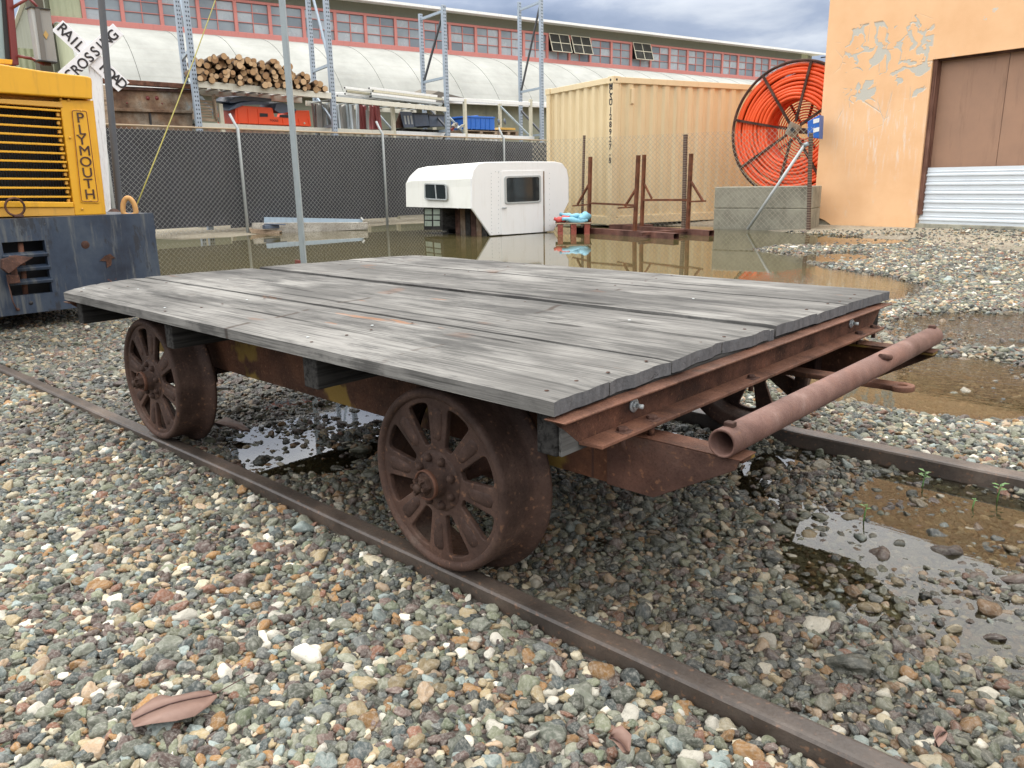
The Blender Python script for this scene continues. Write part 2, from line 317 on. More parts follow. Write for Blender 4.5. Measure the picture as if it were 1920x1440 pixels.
MAT['mirror_grey'] = painted('grey_metal_paint', (0.27, 0.27, 0.255), 0.45, 0.12)

# ------------------------------------------------------------------ ground: height field, water level
WATER_Z = -0.012
def fbm(x, y, sc, seed=0, oct=4):
    x = np.asarray(x, float)*sc+seed*17.3; y = np.asarray(y, float)*sc-seed*9.7; out = 0; amp = 1.0; tot = 0
    for o in range(oct):
        xi = np.floor(x).astype(np.int64); yi = np.floor(y).astype(np.int64); fx = x-xi; fy = y-yi; fx = fx*fx*(3-2*fx); fy = fy*fy*(3-2*fy)
        def h(a, b):
            n = (a*374761393+b*668265263+seed*1274126177+o*97) & 0x7fffffff; n = ((n ^ (n >> 13))*1274126177) & 0x7fffffff; return ((n ^ (n >> 16)) & 0xffff)/65535.0
        v = (h(xi, yi)*(1-fx)+h(xi+1, yi)*fx)*(1-fy)+(h(xi, yi+1)*(1-fx)+h(xi+1, yi+1)*fx)*fy
        out = out+v*amp; tot += amp; amp *= 0.5; x = x*2.03+5.1; y = y*2.03+1.7
    return out/tot-0.5
def blob(x, y, cx, cy, rx, ry, ang=0.0, soft=0.35):    # 1 inside, 0 outside, soft noisy edge
    c, s = math.cos(ang), math.sin(ang); dx, dy = x-cx, y-cy; u = (dx*c+dy*s)/rx; v = (-dx*s+dy*c)/ry
    r = np.sqrt(u*u+v*v)+fbm(x, y, 0.9/min(rx, ry)+0.3, 5, 3)*0.55; t = np.clip((1+soft/2-r)/soft, 0, 1); return t*t*(3-2*t)
def pool(pxs, grow=1.0):      # blob parameters from the pixel outline of a puddle lying on the ground
    P = np.array([atZ(x, y, 0)[:2] for x, y in pxs]); c = P.mean(0); u, s, vt = np.linalg.svd(P-c); a = math.atan2(vt[0, 1], vt[0, 0])
    q = (P-c)@vt.T; return (c[0], c[1], np.abs(q[:, 0]).max()*grow, max(np.abs(q[:, 1]).max()*grow, 0.05), a)
PUD = [(pool([(430, 800), (560, 745), (700, 775), (640, 850), (520, 845)], 1.2), 0.0105),
       (pool([(1240, 790), (1330, 780), (1345, 830), (1260, 820)], 1.5), 0.011),
       (pool([(1400, 860), (1500, 930), (1560, 985), (1640, 960), (1700, 905), (1560, 850)], 1.2), 0.0115),
       (pool([(1480, 900), (1620, 870), (1960, 1000), (1960, 1230), (1700, 1110)], 1.2), 0.0095),
       (pool([(1600, 890), (1960, 930), (1960, 1080), (1760, 1030)], 1.0), 0.0170),
       (pool([(1700, 1060), (1980, 1120), (1980, 1250), (1820, 1180)], 1.15), 0.0085),
       (pool([(1730, 595), (1990, 590), (1990, 640), (1760, 632)], 1.15), 0.016),
       (pool([(1500, 690), (1700, 668), (1990, 690), (1990, 775), (1650, 760)], 1.05), 0.022),
       (pool([(1500, 500), (1600, 515), (1640, 535), (1400, 520)], 1.0), 0.03),
       (pool([(1500, 475), (1600, 470), (1640, 485), (1520, 490)], 0.9), 0.02),
       (pool([(1500, 445), (1700, 445), (1640, 458), (1520, 458)], 0.9), 0.02)]
# polygons of the big pond in world metres
POND = [atZ(*p)[:2] for p in [(240, 452), (300, 447), (470, 446), (530, 440), (700, 432)]]
POND += [np.array([-13.9, 11.5]), np.array([-12, 12.4]), np.array([-9.6, 12.6]), np.array([-7.2, 12.5])]
POND += [atZ(*p)[:2] for p in [(1440, 436), (1500, 440), (1530, 446), (1440, 458), (1380, 466), (1480, 480), (1500, 494), (1570, 512), (1640, 532), (1640, 552), (1500, 570)]]
POND += [np.array([-2.8, 3.6]), np.array([-4.6, 3.0]), np.array([-6.2, 3.2]), np.array([-8.5, 3.6])]
POND = np.array(POND)
def poly_sd(x, y, P):
    x = np.asarray(x, float); y = np.asarray(y, float); d = np.full(x.shape, 1e9); ins = np.zeros(x.shape, bool); n = len(P)
    for i in range(n):
        a, b = P[i], P[(i+1) % n]; ex, ey = b-a; wx, wy = x-a[0], y-a[1]; t = np.clip((wx*ex+wy*ey)/(ex*ex+ey*ey), 0, 1)
        d = np.minimum(d, (wx-ex*t)**2+(wy-ey*t)**2)
        c = ((a[1] <= y) & (b[1] > y)) | ((b[1] <= y) & (a[1] > y)); xi = a[0]+(y-a[1])*ex/np.where(abs(ey) < 1e-9, 1e-9, ey); ins ^= c & (x < xi)
    return np.where(ins, -1, 1)*np.sqrt(d)
def ground_h(x, y):
    x = np.asarray(x, float); y = np.asarray(y, float)
    h = 0.003+fbm(x, y, 0.7, 1)*0.018+fbm(x, y, 3.0, 2)*0.010
    r = np.hypot(x, y); far = np.clip((r-5)/8, 0, 1)
    h = h+0.004*far
    bet = np.clip((y-1.12)/0.15, 0, 1)*np.clip((2.42-y)/0.15, 0, 1); h = h-bet*(0.009+np.clip((x+1.7)/0.5, 0, 1)*(0.001+0.006*np.clip(fbm(x, y, 3.2, 21)*3, -1, 1)))
    near = np.clip((1.04-y)/0.15, 0, 1); h = h-0.002*near*np.clip((0.5-(1.04-y))/0.3, 0, 1)
    # raised ground along the orange building and the bank by the fence
    wl_ = np.clip(((x+6.3)*0.5+(y-14.2)*0.866+0.9)/1.6, 0, 1); h = h+0.07*wl_
    for k_, ((cx, cy, rx, ry, a), dep) in enumerate(PUD): b_ = blob(x, y, cx, cy, rx, ry, a); h = h*(1-b_)+b_*(WATER_Z-dep+np.minimum(0.012, dep*1.3)*fbm(x, y, 4.5, 30+k_, 3)*2.0)
    sd_ = poly_sd(x, y, POND)+fbm(x, y, 0.5, 8)*0.9; t = np.clip((0.5-sd_)/1.0, 0, 1); t = t*t*(3-2*t); h = h*(1-t)+(-0.16)*t
    bank = np.clip((x+14.6)/0.6, 0, 1)*0+np.where((x < -13.4) & (y < 12), 0.04, 0); h = h+bank*(1-t)
    return h

GW_N = N('gravel_ground'); n = GW_N; v = n.coord()
vor = n.node('ShaderNodeTexVoronoi', {'Vector': v, 'Scale': 34.0, 'Randomness': 1.0}); vc = vor.outputs['Color']; vd = vor.outputs['Distance']
rn = n.sep(vc)[0]
c = n.ramp(rn, [(0.0, (0.075, 0.085, 0.082)), (0.25, (0.16, 0.165, 0.15)), (0.42, (0.24, 0.21, 0.15)), (0.58, (0.13, 0.10, 0.09)), (0.72, (0.30, 0.28, 0.23)), (0.9, (0.48, 0.46, 0.40))], 'CONSTANT')
c = n.mix(n.smooth(vd, 0.35, 0.75, 0, 0.7), c, (0.035, 0.03, 0.024))
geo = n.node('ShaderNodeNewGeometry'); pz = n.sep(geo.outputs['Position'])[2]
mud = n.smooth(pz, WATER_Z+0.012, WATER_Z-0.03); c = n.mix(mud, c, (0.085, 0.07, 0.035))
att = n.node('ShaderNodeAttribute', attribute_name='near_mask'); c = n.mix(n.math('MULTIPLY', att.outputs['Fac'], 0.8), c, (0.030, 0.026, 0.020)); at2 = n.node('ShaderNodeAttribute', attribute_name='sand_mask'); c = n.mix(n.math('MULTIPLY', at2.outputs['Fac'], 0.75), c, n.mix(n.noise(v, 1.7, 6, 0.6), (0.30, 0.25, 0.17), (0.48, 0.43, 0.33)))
GMAT = n.out(c, 0.85, 0, n.bump(n.math('SUBTRACT', 1.0, vd), 0.9, 0.02))
# one sheet: fine in the middle, coarse out to the horizon
def axis_vals(a0, a1, fine0, fine1, st):
    v = list(np.arange(fine0, fine1+1e-6, st)); s = st; t = fine1
    while t < a1: s *= 1.35; t += s; v.append(min(t, a1))
    s = st; t = fine0; lo = []
    while t > a0: s *= 1.35; t -= s; lo.append(max(t, a0))
    return np.array(sorted(set(np.round(lo+v, 5))))
gx = axis_vals(-600, 600, -8.0, 1.0, 0.06); gy = axis_vals(-600, 600, -0.2, 8.0, 0.06)
GX, GY = np.meshgrid(gx, gy, indexing='ij'); GH = ground_h(GX, GY)
nx_, ny_ = GX.shape; vs = np.stack([GX.ravel(), GY.ravel(), GH.ravel()], 1); ii = np.arange(nx_*ny_).reshape(nx_, ny_)
fs = np.stack([ii[:-1, :-1].ravel(), ii[1:, :-1].ravel(), ii[1:, 1:].ravel(), ii[:-1, 1:].ravel()], 1)
me = bpy.data.meshes.new('ground'); me.vertices.add(len(vs)); me.vertices.foreach_set('co', vs.ravel()); me.loops.add(fs.size); me.loops.foreach_set('vertex_index', fs.ravel().astype(np.int32))
me.polygons.add(len(fs)); me.polygons.foreach_set('loop_start', np.arange(0, fs.size, 4, dtype=np.int32)); me.update(calc_edges=True); me.polygons.foreach_set('use_smooth', [True]*len(fs))
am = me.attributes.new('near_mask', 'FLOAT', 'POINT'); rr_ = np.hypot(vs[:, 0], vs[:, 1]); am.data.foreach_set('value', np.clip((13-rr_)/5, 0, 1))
am = me.attributes.new('sand_mask', 'FLOAT', 'POINT'); am.data.foreach_set('value', np.clip(np.maximum(((vs[:, 0]+6.3)*0.5+(vs[:, 1]-14.2)*0.866+1.5)/0.6, (-10.8-vs[:, 0])/0.5), 0, 1))
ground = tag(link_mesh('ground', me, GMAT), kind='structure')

# water sheet, following the lie of the ponds, with the water depth stored for its murkiness
wx = axis_vals(-24, 1.6, -7.5, 1.0, 0.06); wy = axis_vals(-0.3, 22, 0.6, 7.0, 0.06)
WX, WY = np.meshgrid(wx, wy, indexing='ij'); WH = ground_h(WX, WY); ii = np.arange(WX.size).reshape(WX.shape)
fs = np.stack([ii[:-1, :-1].ravel(), ii[1:, :-1].ravel(), ii[1:, 1:].ravel(), ii[:-1, 1:].ravel()], 1)
keep = (WH.ravel()[fs].min(1) < WATER_Z+0.004); fs = fs[keep]; used = np.unique(fs); rem = -np.ones(WX.size, int); rem[used] = np.arange(len(used)); fs = rem[fs]
vs = np.stack([WX.ravel()[used], WY.ravel()[used], np.full(len(used), WATER_Z)], 1); dep = np.clip(WATER_Z-WH.ravel()[used], 0, 1)
me = bpy.data.meshes.new('water'); me.from_pydata(vs.tolist(), [], fs.tolist()); me.update()
a_ = me.attributes.new('depth', 'FLOAT', 'POINT'); a_.data.foreach_set('value', dep)
n = N('pond_water'); n.t.nodes.remove(n.b); v = n.coord()
at = n.node('ShaderNodeAttribute', attribute_name='depth').outputs['Fac']
murk = n.smooth(at, 0.0, 0.07, 0.0, 0.93)
px_ = n.sep(v)
wind = n.smooth(px_[1], 3.3, 4.3, 0, 1); wind2 = n.smooth(px_[0], -3.3, -2.6, 0, 1); wnd = n.math('MULTIPLY', wind, wind2); wnd = n.math('MULTIPLY', wnd, n.smooth(px_[1], 10.0, 6.0, 0, 1))
rip = n.noise(n.coord((9, 30, 9), rot=(0, 0, 0.7)), 1.0, 3, 0.6)
hgt = n.math('MULTIPLY', rip, n.math('ADD', 0.004, n.math('MULTIPLY', wnd, 0.30)))
calm = n.noise(v, 2.2, 2, 0.5); hgt = n.math('ADD', hgt, n.math('MULTIPLY', calm, 0.02))
nrm = n.bump(hgt, 1.0, 0.018)
fr = n.node('ShaderNodeFresnel', {'IOR': 1.42, 'Normal': nrm}).outputs[0]
gl = n.node('ShaderNodeBsdfGlossy', {'Color': (1, 1, 1), 'Roughness': 0.015, 'Normal': nrm}).outputs[0]
tr = n.node('ShaderNodeBsdfTransparent', {'Color': (0.82, 0.78, 0.66)}).outputs[0]
mudc = n.mix(n.noise(v, 1.3, 4, 0.6), (0.075, 0.066, 0.030), (0.115, 0.095, 0.042)); df = n.node('ShaderNodeBsdfDiffuse', {'Color': mudc}).outputs[0]
m1 = n.node('ShaderNodeMixShader'); n.set(m1.inputs[0], murk); n.t.links.new(tr, m1.inputs[1]); n.t.links.new(df, m1.inputs[2])
m2 = n.node('ShaderNodeMixShader'); n.t.links.new(fr, m2.inputs[0]); n.t.links.new(m1.outputs[0], m2.inputs[1]); n.t.links.new(gl, m2.inputs[2])
n.t.links.new(m2.outputs[0], n.t.nodes['Material Output'].inputs['Surface'])
water = tag(link_mesh('water', me, n.m), kind='structure')

# ------------------------------------------------------------------ gravel: points instanced with pebbles
def in_view(x, y, margin=0.12):
    d = np.stack([x-CP[0], y-CP[1], np.full_like(x, 0.02-CAM_H)], 1); f = d@FW; u = d@RT/np.maximum(f, 1e-3)*FPX; w = d@UP/np.maximum(f, 1e-3)*FPX
    return (f > 0.2) & (np.abs(u) < 960*1.6) & (w > -720*1.3) & (w < 500)
def scatter(spacing, r0, r1, jit, seed):
    g = np.random.default_rng(seed); xs = np.arange(-r1, 3.0, spacing); ys = np.arange(-0.3, r1, spacing); X, Y = np.meshgrid(xs, ys, indexing='ij'); X = X.ravel(); Y = Y.ravel()
    X = X+g.uniform(-jit, jit, X.size)*spacing; Y = Y+g.uniform(-jit, jit, Y.size)*spacing; r = np.hypot(X, Y); k = (r >= r0) & (r < r1); X, Y = X[k], Y[k]; k = in_view(X, Y); return X[k], Y[k]
PX, PY, PS, PL_ = [], [], [], []
rg = np.random.default_rng(3)
for (sp, r0, r1, base, lift, seed) in ((0.0122, 0.0, 3.4, 0.0076, 0.0, 1), (0.024, 0.0, 3.4, 0.0104, 0.004, 2), (0.075, 0.0, 4.5, 0.0140, 0.007, 12), (0.016, 3.4, 7.0, 0.0090, 0.001, 3), (0.034, 3.4, 7.0, 0.0130, 0.005, 4), (0.025, 7.0, 13.5, 0.0115, 0.001, 5), (0.07, 7.0, 13.5, 0.019, 0.003, 7)):
    X, Y = scatter(sp, r0, r1, 0.55, seed); H_ = ground_h(X, Y); wlz = ((X+6.3)*0.5+(Y-14.2)*0.866+1.3); rk = rg.uniform(0, 1, X.size)
    k = (H_ > WATER_Z-0.05) & ((wlz < 0) | (rk < 0.12)) & ((X > -11.2) | (rk < 0.06)); k &= ~((H_ < WATER_Z-0.006) & (rk > (0.95 if lift < 0.003 else 0.7))); X, Y = X[k], Y[k]
    k = ~(((np.abs(Y-1.07) < 0.030) | (np.abs(Y-2.485) < 0.040))); X, Y = X[k], Y[k]
    s = base*np.exp(rg.normal(0, 0.30, X.size)); PX.append(X); PY.append(Y); PS.append(s); PL_.append(np.full(X.size, lift)+rg.uniform(-0.002, 0.003, X.size))
PX, PY, PS, PL_ = map(np.concatenate, (PX, PY, PS, PL_)); PZ = ground_h(PX, PY)+PL_
# keep stones off the top of the near rail
np_ = len(PX); me = bpy.data.meshes.new('gravel'); me.vertices.add(np_); me.vertices.foreach_set('co', np.stack([PX, PY, PZ], 1).ravel().astype(np.float32))
def attr(nm, typ, data):
    a = me.attributes.new(nm, typ, 'POINT'); a.data.foreach_set('vector' if typ == 'FLOAT_VECTOR' else 'value', np.asarray(data).ravel())
attr('rot', 'FLOAT_VECTOR', np.stack([rg.normal(0, 0.35, np_), rg.normal(0, 0.35, np_), rg.uniform(0, 6.28, np_)], 1).astype(np.float32))
sc_ = np.stack([PS*rg.uniform(1.0, 1.5, np_), PS*rg.uniform(0.85, 1.12, np_), PS*rg.uniform(0.55, 0.95, np_)], 1); attr('sc', 'FLOAT_VECTOR', sc_.astype(np.float32))
attr('pick', 'INT', rg.integers(0, 9, np_).astype(np.int32)); attr('tone', 'FLOAT', rg.uniform(0, 1, np_).astype(np.float32))
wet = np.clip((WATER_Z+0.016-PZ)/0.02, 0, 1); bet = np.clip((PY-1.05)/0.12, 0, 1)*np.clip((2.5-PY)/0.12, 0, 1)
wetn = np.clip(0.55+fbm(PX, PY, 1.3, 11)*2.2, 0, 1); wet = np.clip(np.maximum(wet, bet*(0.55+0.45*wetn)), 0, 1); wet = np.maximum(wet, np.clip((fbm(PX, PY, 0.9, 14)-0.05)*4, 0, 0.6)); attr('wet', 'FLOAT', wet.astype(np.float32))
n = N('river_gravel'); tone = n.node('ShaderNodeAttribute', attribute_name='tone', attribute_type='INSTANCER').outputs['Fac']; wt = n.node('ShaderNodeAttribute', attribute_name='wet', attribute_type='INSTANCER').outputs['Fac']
v = n.coord(); oi = n.node('ShaderNodeObjectInfo').outputs['Random']
pal = [(0.00, (0.085, 0.100, 0.088)), (0.10, (0.145, 0.160, 0.138)), (0.20, (0.055, 0.075, 0.085)), (0.29, (0.25, 0.265, 0.215)), (0.38, (0.11, 0.125, 0.13)), (0.46, (0.36, 0.29, 0.18)), (0.53, (0.085, 0.060, 0.060)),
       (0.60, (0.30, 0.165, 0.065)), (0.645, (0.19, 0.21, 0.15)), (0.70, (0.52, 0.47, 0.36)), (0.75, (0.14, 0.10, 0.095)), (0.81, (0.25, 0.31, 0.32)), (0.86, (0.42, 0.31, 0.22)), (0.90, (0.74, 0.72, 0.66)), (0.94, (0.20, 0.095, 0.065)), (0.97, (0.13, 0.16, 0.11))]
c = n.ramp(tone, pal, 'CONSTANT'); t2 = n.math('FRACT', n.math('MULTIPLY', tone, 37.7)); c = n.mix(1.0, c, n.ramp(t2, [(0, 0.62), (1, 1.45)]), 'MULTIPLY'); c = n.mix(1.0, n.mix(0.03, c, (0.50, 0.40, 0.26)), (0.86, 0.84, 0.78), 'MULTIPLY')
off = n.node('ShaderNodeCombineXYZ', {'X': n.math('MULTIPLY', tone, 91.0), 'Y': n.math('MULTIPLY', t2, 53.0)}).outputs[0]
vv = n.node('ShaderNodeVectorMath', {0: v, 1: off}, operation='ADD').outputs[0]
sp = n.noise(vv, 2.6, 7, 0.72); c = n.mix(n.smooth(sp, 0.40, 0.70, 0, 0.34), c, (0.60, 0.58, 0.52)); c = n.mix(n.smooth(n.noise(vv, 5.5, 5, 0.7), 0.50, 0.72, 0, 0.38), c, (0.05, 0.05, 0.045))
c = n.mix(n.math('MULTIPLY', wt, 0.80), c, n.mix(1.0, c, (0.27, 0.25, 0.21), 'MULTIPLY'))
rgh = n.smooth(wt, 0, 1, 0.60, 0.16)
PEB = n.out(c, rgh, 0, n.bump(sp, 0.35, 0.10), n.smooth(wt, 0, 1, 0.15, 0.5))
ng = bpy.data.node_groups.new('scatter_pebbles', 'GeometryNodeTree'); ng.interface.new_socket('Geometry', in_out='INPUT', socket_type='NodeSocketGeometry'); ng.interface.new_socket('Geometry', in_out='OUTPUT', socket_type='NodeSocketGeometry')
gi = ng.nodes.new('NodeGroupInput'); go = ng.nodes.new('NodeGroupOutput'); L = ng.links
def gn(t, **k):
    q = ng.nodes.new(t)
    for a, b in k.items(): setattr(q, a, b)
    return q
mtp = gn('GeometryNodeMeshToPoints'); L.new(gi.outputs[0], mtp.inputs[0])
g2i = gn('GeometryNodeGeometryToInstance')
for k in range(9):
    ico = gn('GeometryNodeMeshIcoSphere'); ico.inputs['Radius'].default_value = 1.0; ico.inputs['Subdivisions'].default_value = 3
    pos = gn('GeometryNodeInputPosition'); va = gn('ShaderNodeVectorMath', operation='ADD'); L.new(pos.outputs[0], va.inputs[0]); va.inputs[1].default_value = (k*7.3, k*3.1, k*1.7)
    nt = gn('ShaderNodeTexNoise'); nt.inputs['Scale'].default_value = 0.62+0.05*k; nt.inputs['Detail'].default_value = 0.3; L.new(va.outputs[0], nt.inputs['Vector'])
    sb = gn('ShaderNodeVectorMath', operation='SUBTRACT'); L.new(nt.outputs['Color'], sb.inputs[0]); sb.inputs[1].default_value = (0.5, 0.5, 0.5)
    ms = gn('ShaderNodeVectorMath', operation='SCALE'); L.new(sb.outputs[0], ms.inputs[0]); ms.inputs['Scale'].default_value = 0.95
    # flatten a few faces so that the stones look split rather than round
    vo = gn('ShaderNodeTexVoronoi', feature='SMOOTH_F1'); vo.inputs['Scale'].default_value = 0.95; vo.inputs['Smoothness'].default_value = 0.35; L.new(va.outputs[0], vo.inputs['Vector'])
    nm_ = gn('GeometryNodeInputNormal'); vs_ = gn('ShaderNodeVectorMath', operation='SCALE'); L.new(nm_.outputs[0], vs_.inputs[0]); mm = gn('ShaderNodeMath', operation='MULTIPLY'); L.new(vo.outputs['Distance'], mm.inputs[0]); mm.inputs[1].default_value = -0.30; L.new(mm.outputs[0], vs_.inputs['Scale'])
    ad = gn('ShaderNodeVectorMath', operation='ADD'); L.new(ms.outputs[0], ad.inputs[0]); L.new(vs_.outputs[0], ad.inputs[1])
    sp_ = gn('GeometryNodeSetPosition'); L.new(ico.outputs[0], sp_.inputs[0]); L.new(ad.outputs[0], sp_.inputs['Offset'])
    ss = gn('GeometryNodeSetShadeSmooth'); L.new(sp_.outputs[0], ss.inputs[0]); sm = gn('GeometryNodeSetMaterial'); L.new(ss.outputs[0], sm.inputs[0]); sm.inputs['Material'].default_value = PEB
    L.new(sm.outputs[0], g2i.inputs[0])
iop = gn('GeometryNodeInstanceOnPoints'); L.new(mtp.outputs[0], iop.inputs['Points']); L.new(g2i.outputs[0], iop.inputs['Instance']); iop.inputs['Pick Instance'].default_value = True
def na(nm, dt):
    q = gn('GeometryNodeInputNamedAttribute', data_type=dt); q.inputs['Name'].default_value = nm; return q.outputs[0]
L.new(na('pick', 'INT'), iop.inputs['Instance Index']); e2r = gn('FunctionNodeEulerToRotation'); L.new(na('rot', 'FLOAT_VECTOR'), e2r.inputs[0]); L.new(e2r.outputs[0], iop.inputs['Rotation']); L.new(na('sc', 'FLOAT_VECTOR'), iop.inputs['Scale'])
L.new(iop.outputs[0], go.inputs[0])
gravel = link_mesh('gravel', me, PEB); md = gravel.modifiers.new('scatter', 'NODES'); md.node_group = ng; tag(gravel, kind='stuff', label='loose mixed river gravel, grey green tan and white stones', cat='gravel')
print('pebbles', np_)


# ------------------------------------------------------------------ rails
def rail(name, path, w, top, mat, label, group):
    prof = [(-w/2, -0.07), (-w/2, top-0.006), (-w/2+0.004, top-0.001), (-w/2+0.010, top+0.0005), (w/2-0.010, top+0.0005), (w/2-0.004, top-0.001), (w/2, top-0.006), (w/2, -0.07)]
    P = []; F = []; m = len(prof)
    for i, (x, y) in enumerate(path):
        for (a, z) in prof: P.append((x, y+a, z))
    for i in range(len(path)-1):
        for k in range(m-1): F.append((i*m+k, i*m+k+1, (i+1)*m+k+1, (i+1)*m+k))
    o = MB().add(P, F).build(name, mat); return tag(o, label, 'rail', group)
rail('rail', [(-9, 0.93), (-6, 0.985), (-4.24, 1.042), (-3.0, 1.056), (-1.98, 1.071), (-0.9, 1.069), (1.6, 1.066)], 0.048, 0.0365, MAT['rail'], 'brown steel rail across the foreground pebbles, under the two near wheels', 'rails of the track')
rail('rail', [(-9, 2.37), (-6, 2.42), (-4.2, 2.46), (-3.0, 2.48), (-1.0, 2.487), (1.6, 2.485)], 0.066, 0.0365, MAT['rail'], 'rusty rail at the far side of the cart, running along the puddle on the right', 'rails of the track')

# ------------------------------------------------------------------ the flat cart
cart = empty('rail_cart', (-1.9, 1.75, 0.04), label='low flat rail cart with grey plank deck and four rusty spoked wheels', cat='rail cart')
DZ = 0.5126; DX0, DX1, DY0, DY1 = -2.996, -0.790, 0.947, 2.561
def childof(o, p):
    o.parent = p; o.matrix_parent_inverse = Matrix.Translation(-Vector(p.location)) if p.type == 'EMPTY' and p.rotation_euler[2] == 0 else p.matrix_world.inverted(); return o
PINV = {}
def part(o, root):      # keep world placement under an unrotated empty
    o.parent = root; o.location = Vector(o.location)-Vector(root.location); return o
def plank(y0, y1, x0f, x1f, z, th, seed, sunk=0.0):
    nx, ny = 70, 8; P = []; F = []; rs = random.Random(seed); bow = rs.uniform(-0.0015, 0.0015); cup = rs.uniform(0.0, 0.0015)
    for lay in (0, 1):
        for i in range(nx+1):
            t = i/nx
            for j in range(ny+1):
                u = j/ny; yy = y0+(y1-y0)*u; xa, xb = x0f(yy), x1f(yy); rag = 0.005*mnoise.noise(Vector((seed*3.1, yy*40, 1)))+0.003*mnoise.noise(Vector((seed, yy*150, 3)))
                x = (xa+rag)+((xb+rag*1.3)-(xa+rag))*t
                wob = 0.0022*mnoise.noise(Vector((x*4, seed*5.0, j == 0)))+0.0012*mnoise.noise(Vector((x*17, seed*5.0, j == 0)))
                if j == 0: yy += abs(wob)*0.6+0.0003
                if j == ny: yy -= abs(wob)*0.6+0.0003
                e = 0.0
                if lay == 0:
                    if j in (0, ny): e -= 0.0016+0.0014*mnoise.noise(Vector((x*9, seed, 8)))
                    if i in (0, nx): e -= 0.0015
                    zz = z+bow*math.sin(t*3.1)+cup*abs(2*u-1)+e-sunk+0.0009*mnoise.noise(Vector((x*3, yy*30, seed)))
                else: zz = z-th-sunk
                P.append((x, yy, zz))
    n1 = (nx+1)*(ny+1); idx = lambda l, i, j: l*n1+i*(ny+1)+j
    for i in range(nx):
        for j in range(ny): F.append((idx(0, i, j), idx(0, i+1, j), idx(0, i+1, j+1), idx(0, i, j+1))); F.append((idx(1, i, j), idx(1, i, j+1), idx(1, i+1, j+1), idx(1, i+1, j)))
        F.append((idx(0, i, 0), idx(1, i, 0), idx(1, i+1, 0), idx(0, i+1, 0))); F.append((idx(0, i, ny), idx(0, i+1, ny), idx(1, i+1, ny), idx(1, i, ny)))
    for j in range(ny):
        F.append((idx(0, 0, j), idx(0, 0, j+1), idx(1, 0, j+1), idx(1, 0, j))); F.append((idx(0, nx, j), idx(1, nx, j), idx(1, nx, j+1), idx(0, nx, j+1)))
    o = MB().add(P, F).build('plank', MAT['deck_wood']); return o
xr = lambda y: float(np.interp(y, [0.947, 1.03, 1.15, 1.23, 1.32, 1.40, 1.55, 1.61, 1.75, 1.90, 2.2, 2.561], [-0.786, -0.793, -0.797, -0.801, -0.795, -0.800, -0.808, -0.797, -0.799, -0.795, -0.795, -0.785]))
xl = lambda y: float(np.interp(y, [0.947, 1.02, 1.12, 1.26, 1.4, 1.6, 1.8, 2.2, 2.45, 2.561], [-2.99, -3.08, -3.16, -3.215, -3.20, -3.185, -3.15, -3.12, -3.06, -3.0]))
pl_edges = [(0.947, 1.112, 0), (1.114, 1.318, 0), (1.320, 1.545, 0), (1.547, 1.752, 0), (1.758, 1.786, 0.006), (1.790, 2.02, 0), (2.022, 2.225, 0), (2.227, 2.365, 0), (2.368, 2.561, 0)]
for k, (a, b, s_) in enumerate(pl_edges):
    part(plank(a, b, xl, xr, DZ+[0, -0.001, 0.001, 0, 0, 0.0015, -0.001, 0.0005, 0][k], 0.027, k+3, s_), cart)
for k, (x0, x1) in enumerate([(-2.96, -2.915), (-2.275, -2.230), (-1.560, -1.505), (-0.847, -0.803)]):
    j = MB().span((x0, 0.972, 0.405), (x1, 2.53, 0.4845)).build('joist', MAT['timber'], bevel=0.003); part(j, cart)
part(MB().span((-0.8025, 0.976, 0.406), (-0.7945, 1.20, 0.468)).build('joist_facing', MAT['timber_grey'], bevel=0.002), cart)
# end channel with flanges and slanting ends, and its bolts
def end_channel(x, sgn):
    m = MB(); t = 0.006; wb_ = MB()
    def seg(x0, x1, z0, z1, ya, yb, ya2, yb2, m):   # ends cut on the slant: ya at z1 (top), ya2 at z0
        P = [(x0, ya, z1), (x1, ya, z1), (x1, ya2, z0), (x0, ya2, z0)]; Q = [(x0, yb, z1), (x1, yb, z1), (x1, yb2, z0), (x0, yb2, z0)]
        m.add(P+Q, [(0, 1, 2, 3), (7, 6, 5, 4), (0, 4, 5, 1), (1, 5, 6, 2), (2, 6, 7, 3), (3, 7, 4, 0)])
    seg(x, x+sgn*t, 0.418, 0.4743, 0.955, 2.53, 1.025, 2.45, wb_)
    seg(x-sgn*0.01, x+sgn*0.034, 0.4745, 0.4785, 0.945, 2.525, 0.950, 2.52, m)
    P = [(x+sgn*t, 1.020, 0.424), (x+sgn*0.048, 1.032, 0.421), (x+sgn*0.048, 2.43, 0.421), (x+sgn*t, 2.45, 0.424)]
    m.prism(P, (0, 0, -0.007)); return m, wb_
for cx_, sg_ in ((-0.800, 1), (-2.968, -1)):
    fl_, wb2 = end_channel(cx_, sg_); part(fl_.build('channel_flanges', MAT['rust_orange'], bevel=0.0015), cart); part(wb2.build('channel_web', MAT['rust_web'], bevel=0.001), cart)
CRT = Vector(cart.location)
def hexhead(c, axis, r, h, mat, nm='bolt', shaft=0.0):
    m = MB(); m.lathe([(0.0001, h), (r*0.85, h), (r, h*0.75), (r, 0), (0.0001, 0)], c, axis, 6, False)
    if shaft: m.lathe([(0.0001, shaft), (r*0.5, shaft), (r*0.5, h), (0.0001, h)], c, axis, 10)
    m.lathe([(0.0001, 0.002), (r*1.5, 0.002), (r*1.5, -0.001), (0.0001, -0.001)], c, axis, 16)
    return m.build(nm, mat)
for (y) in (1.185, 2.27): part(hexhead((-0.793, y, 0.452), (1, 0, 0), 0.009, 0.007, MAT['galv_light'], 'bolt', 0.020), cart)
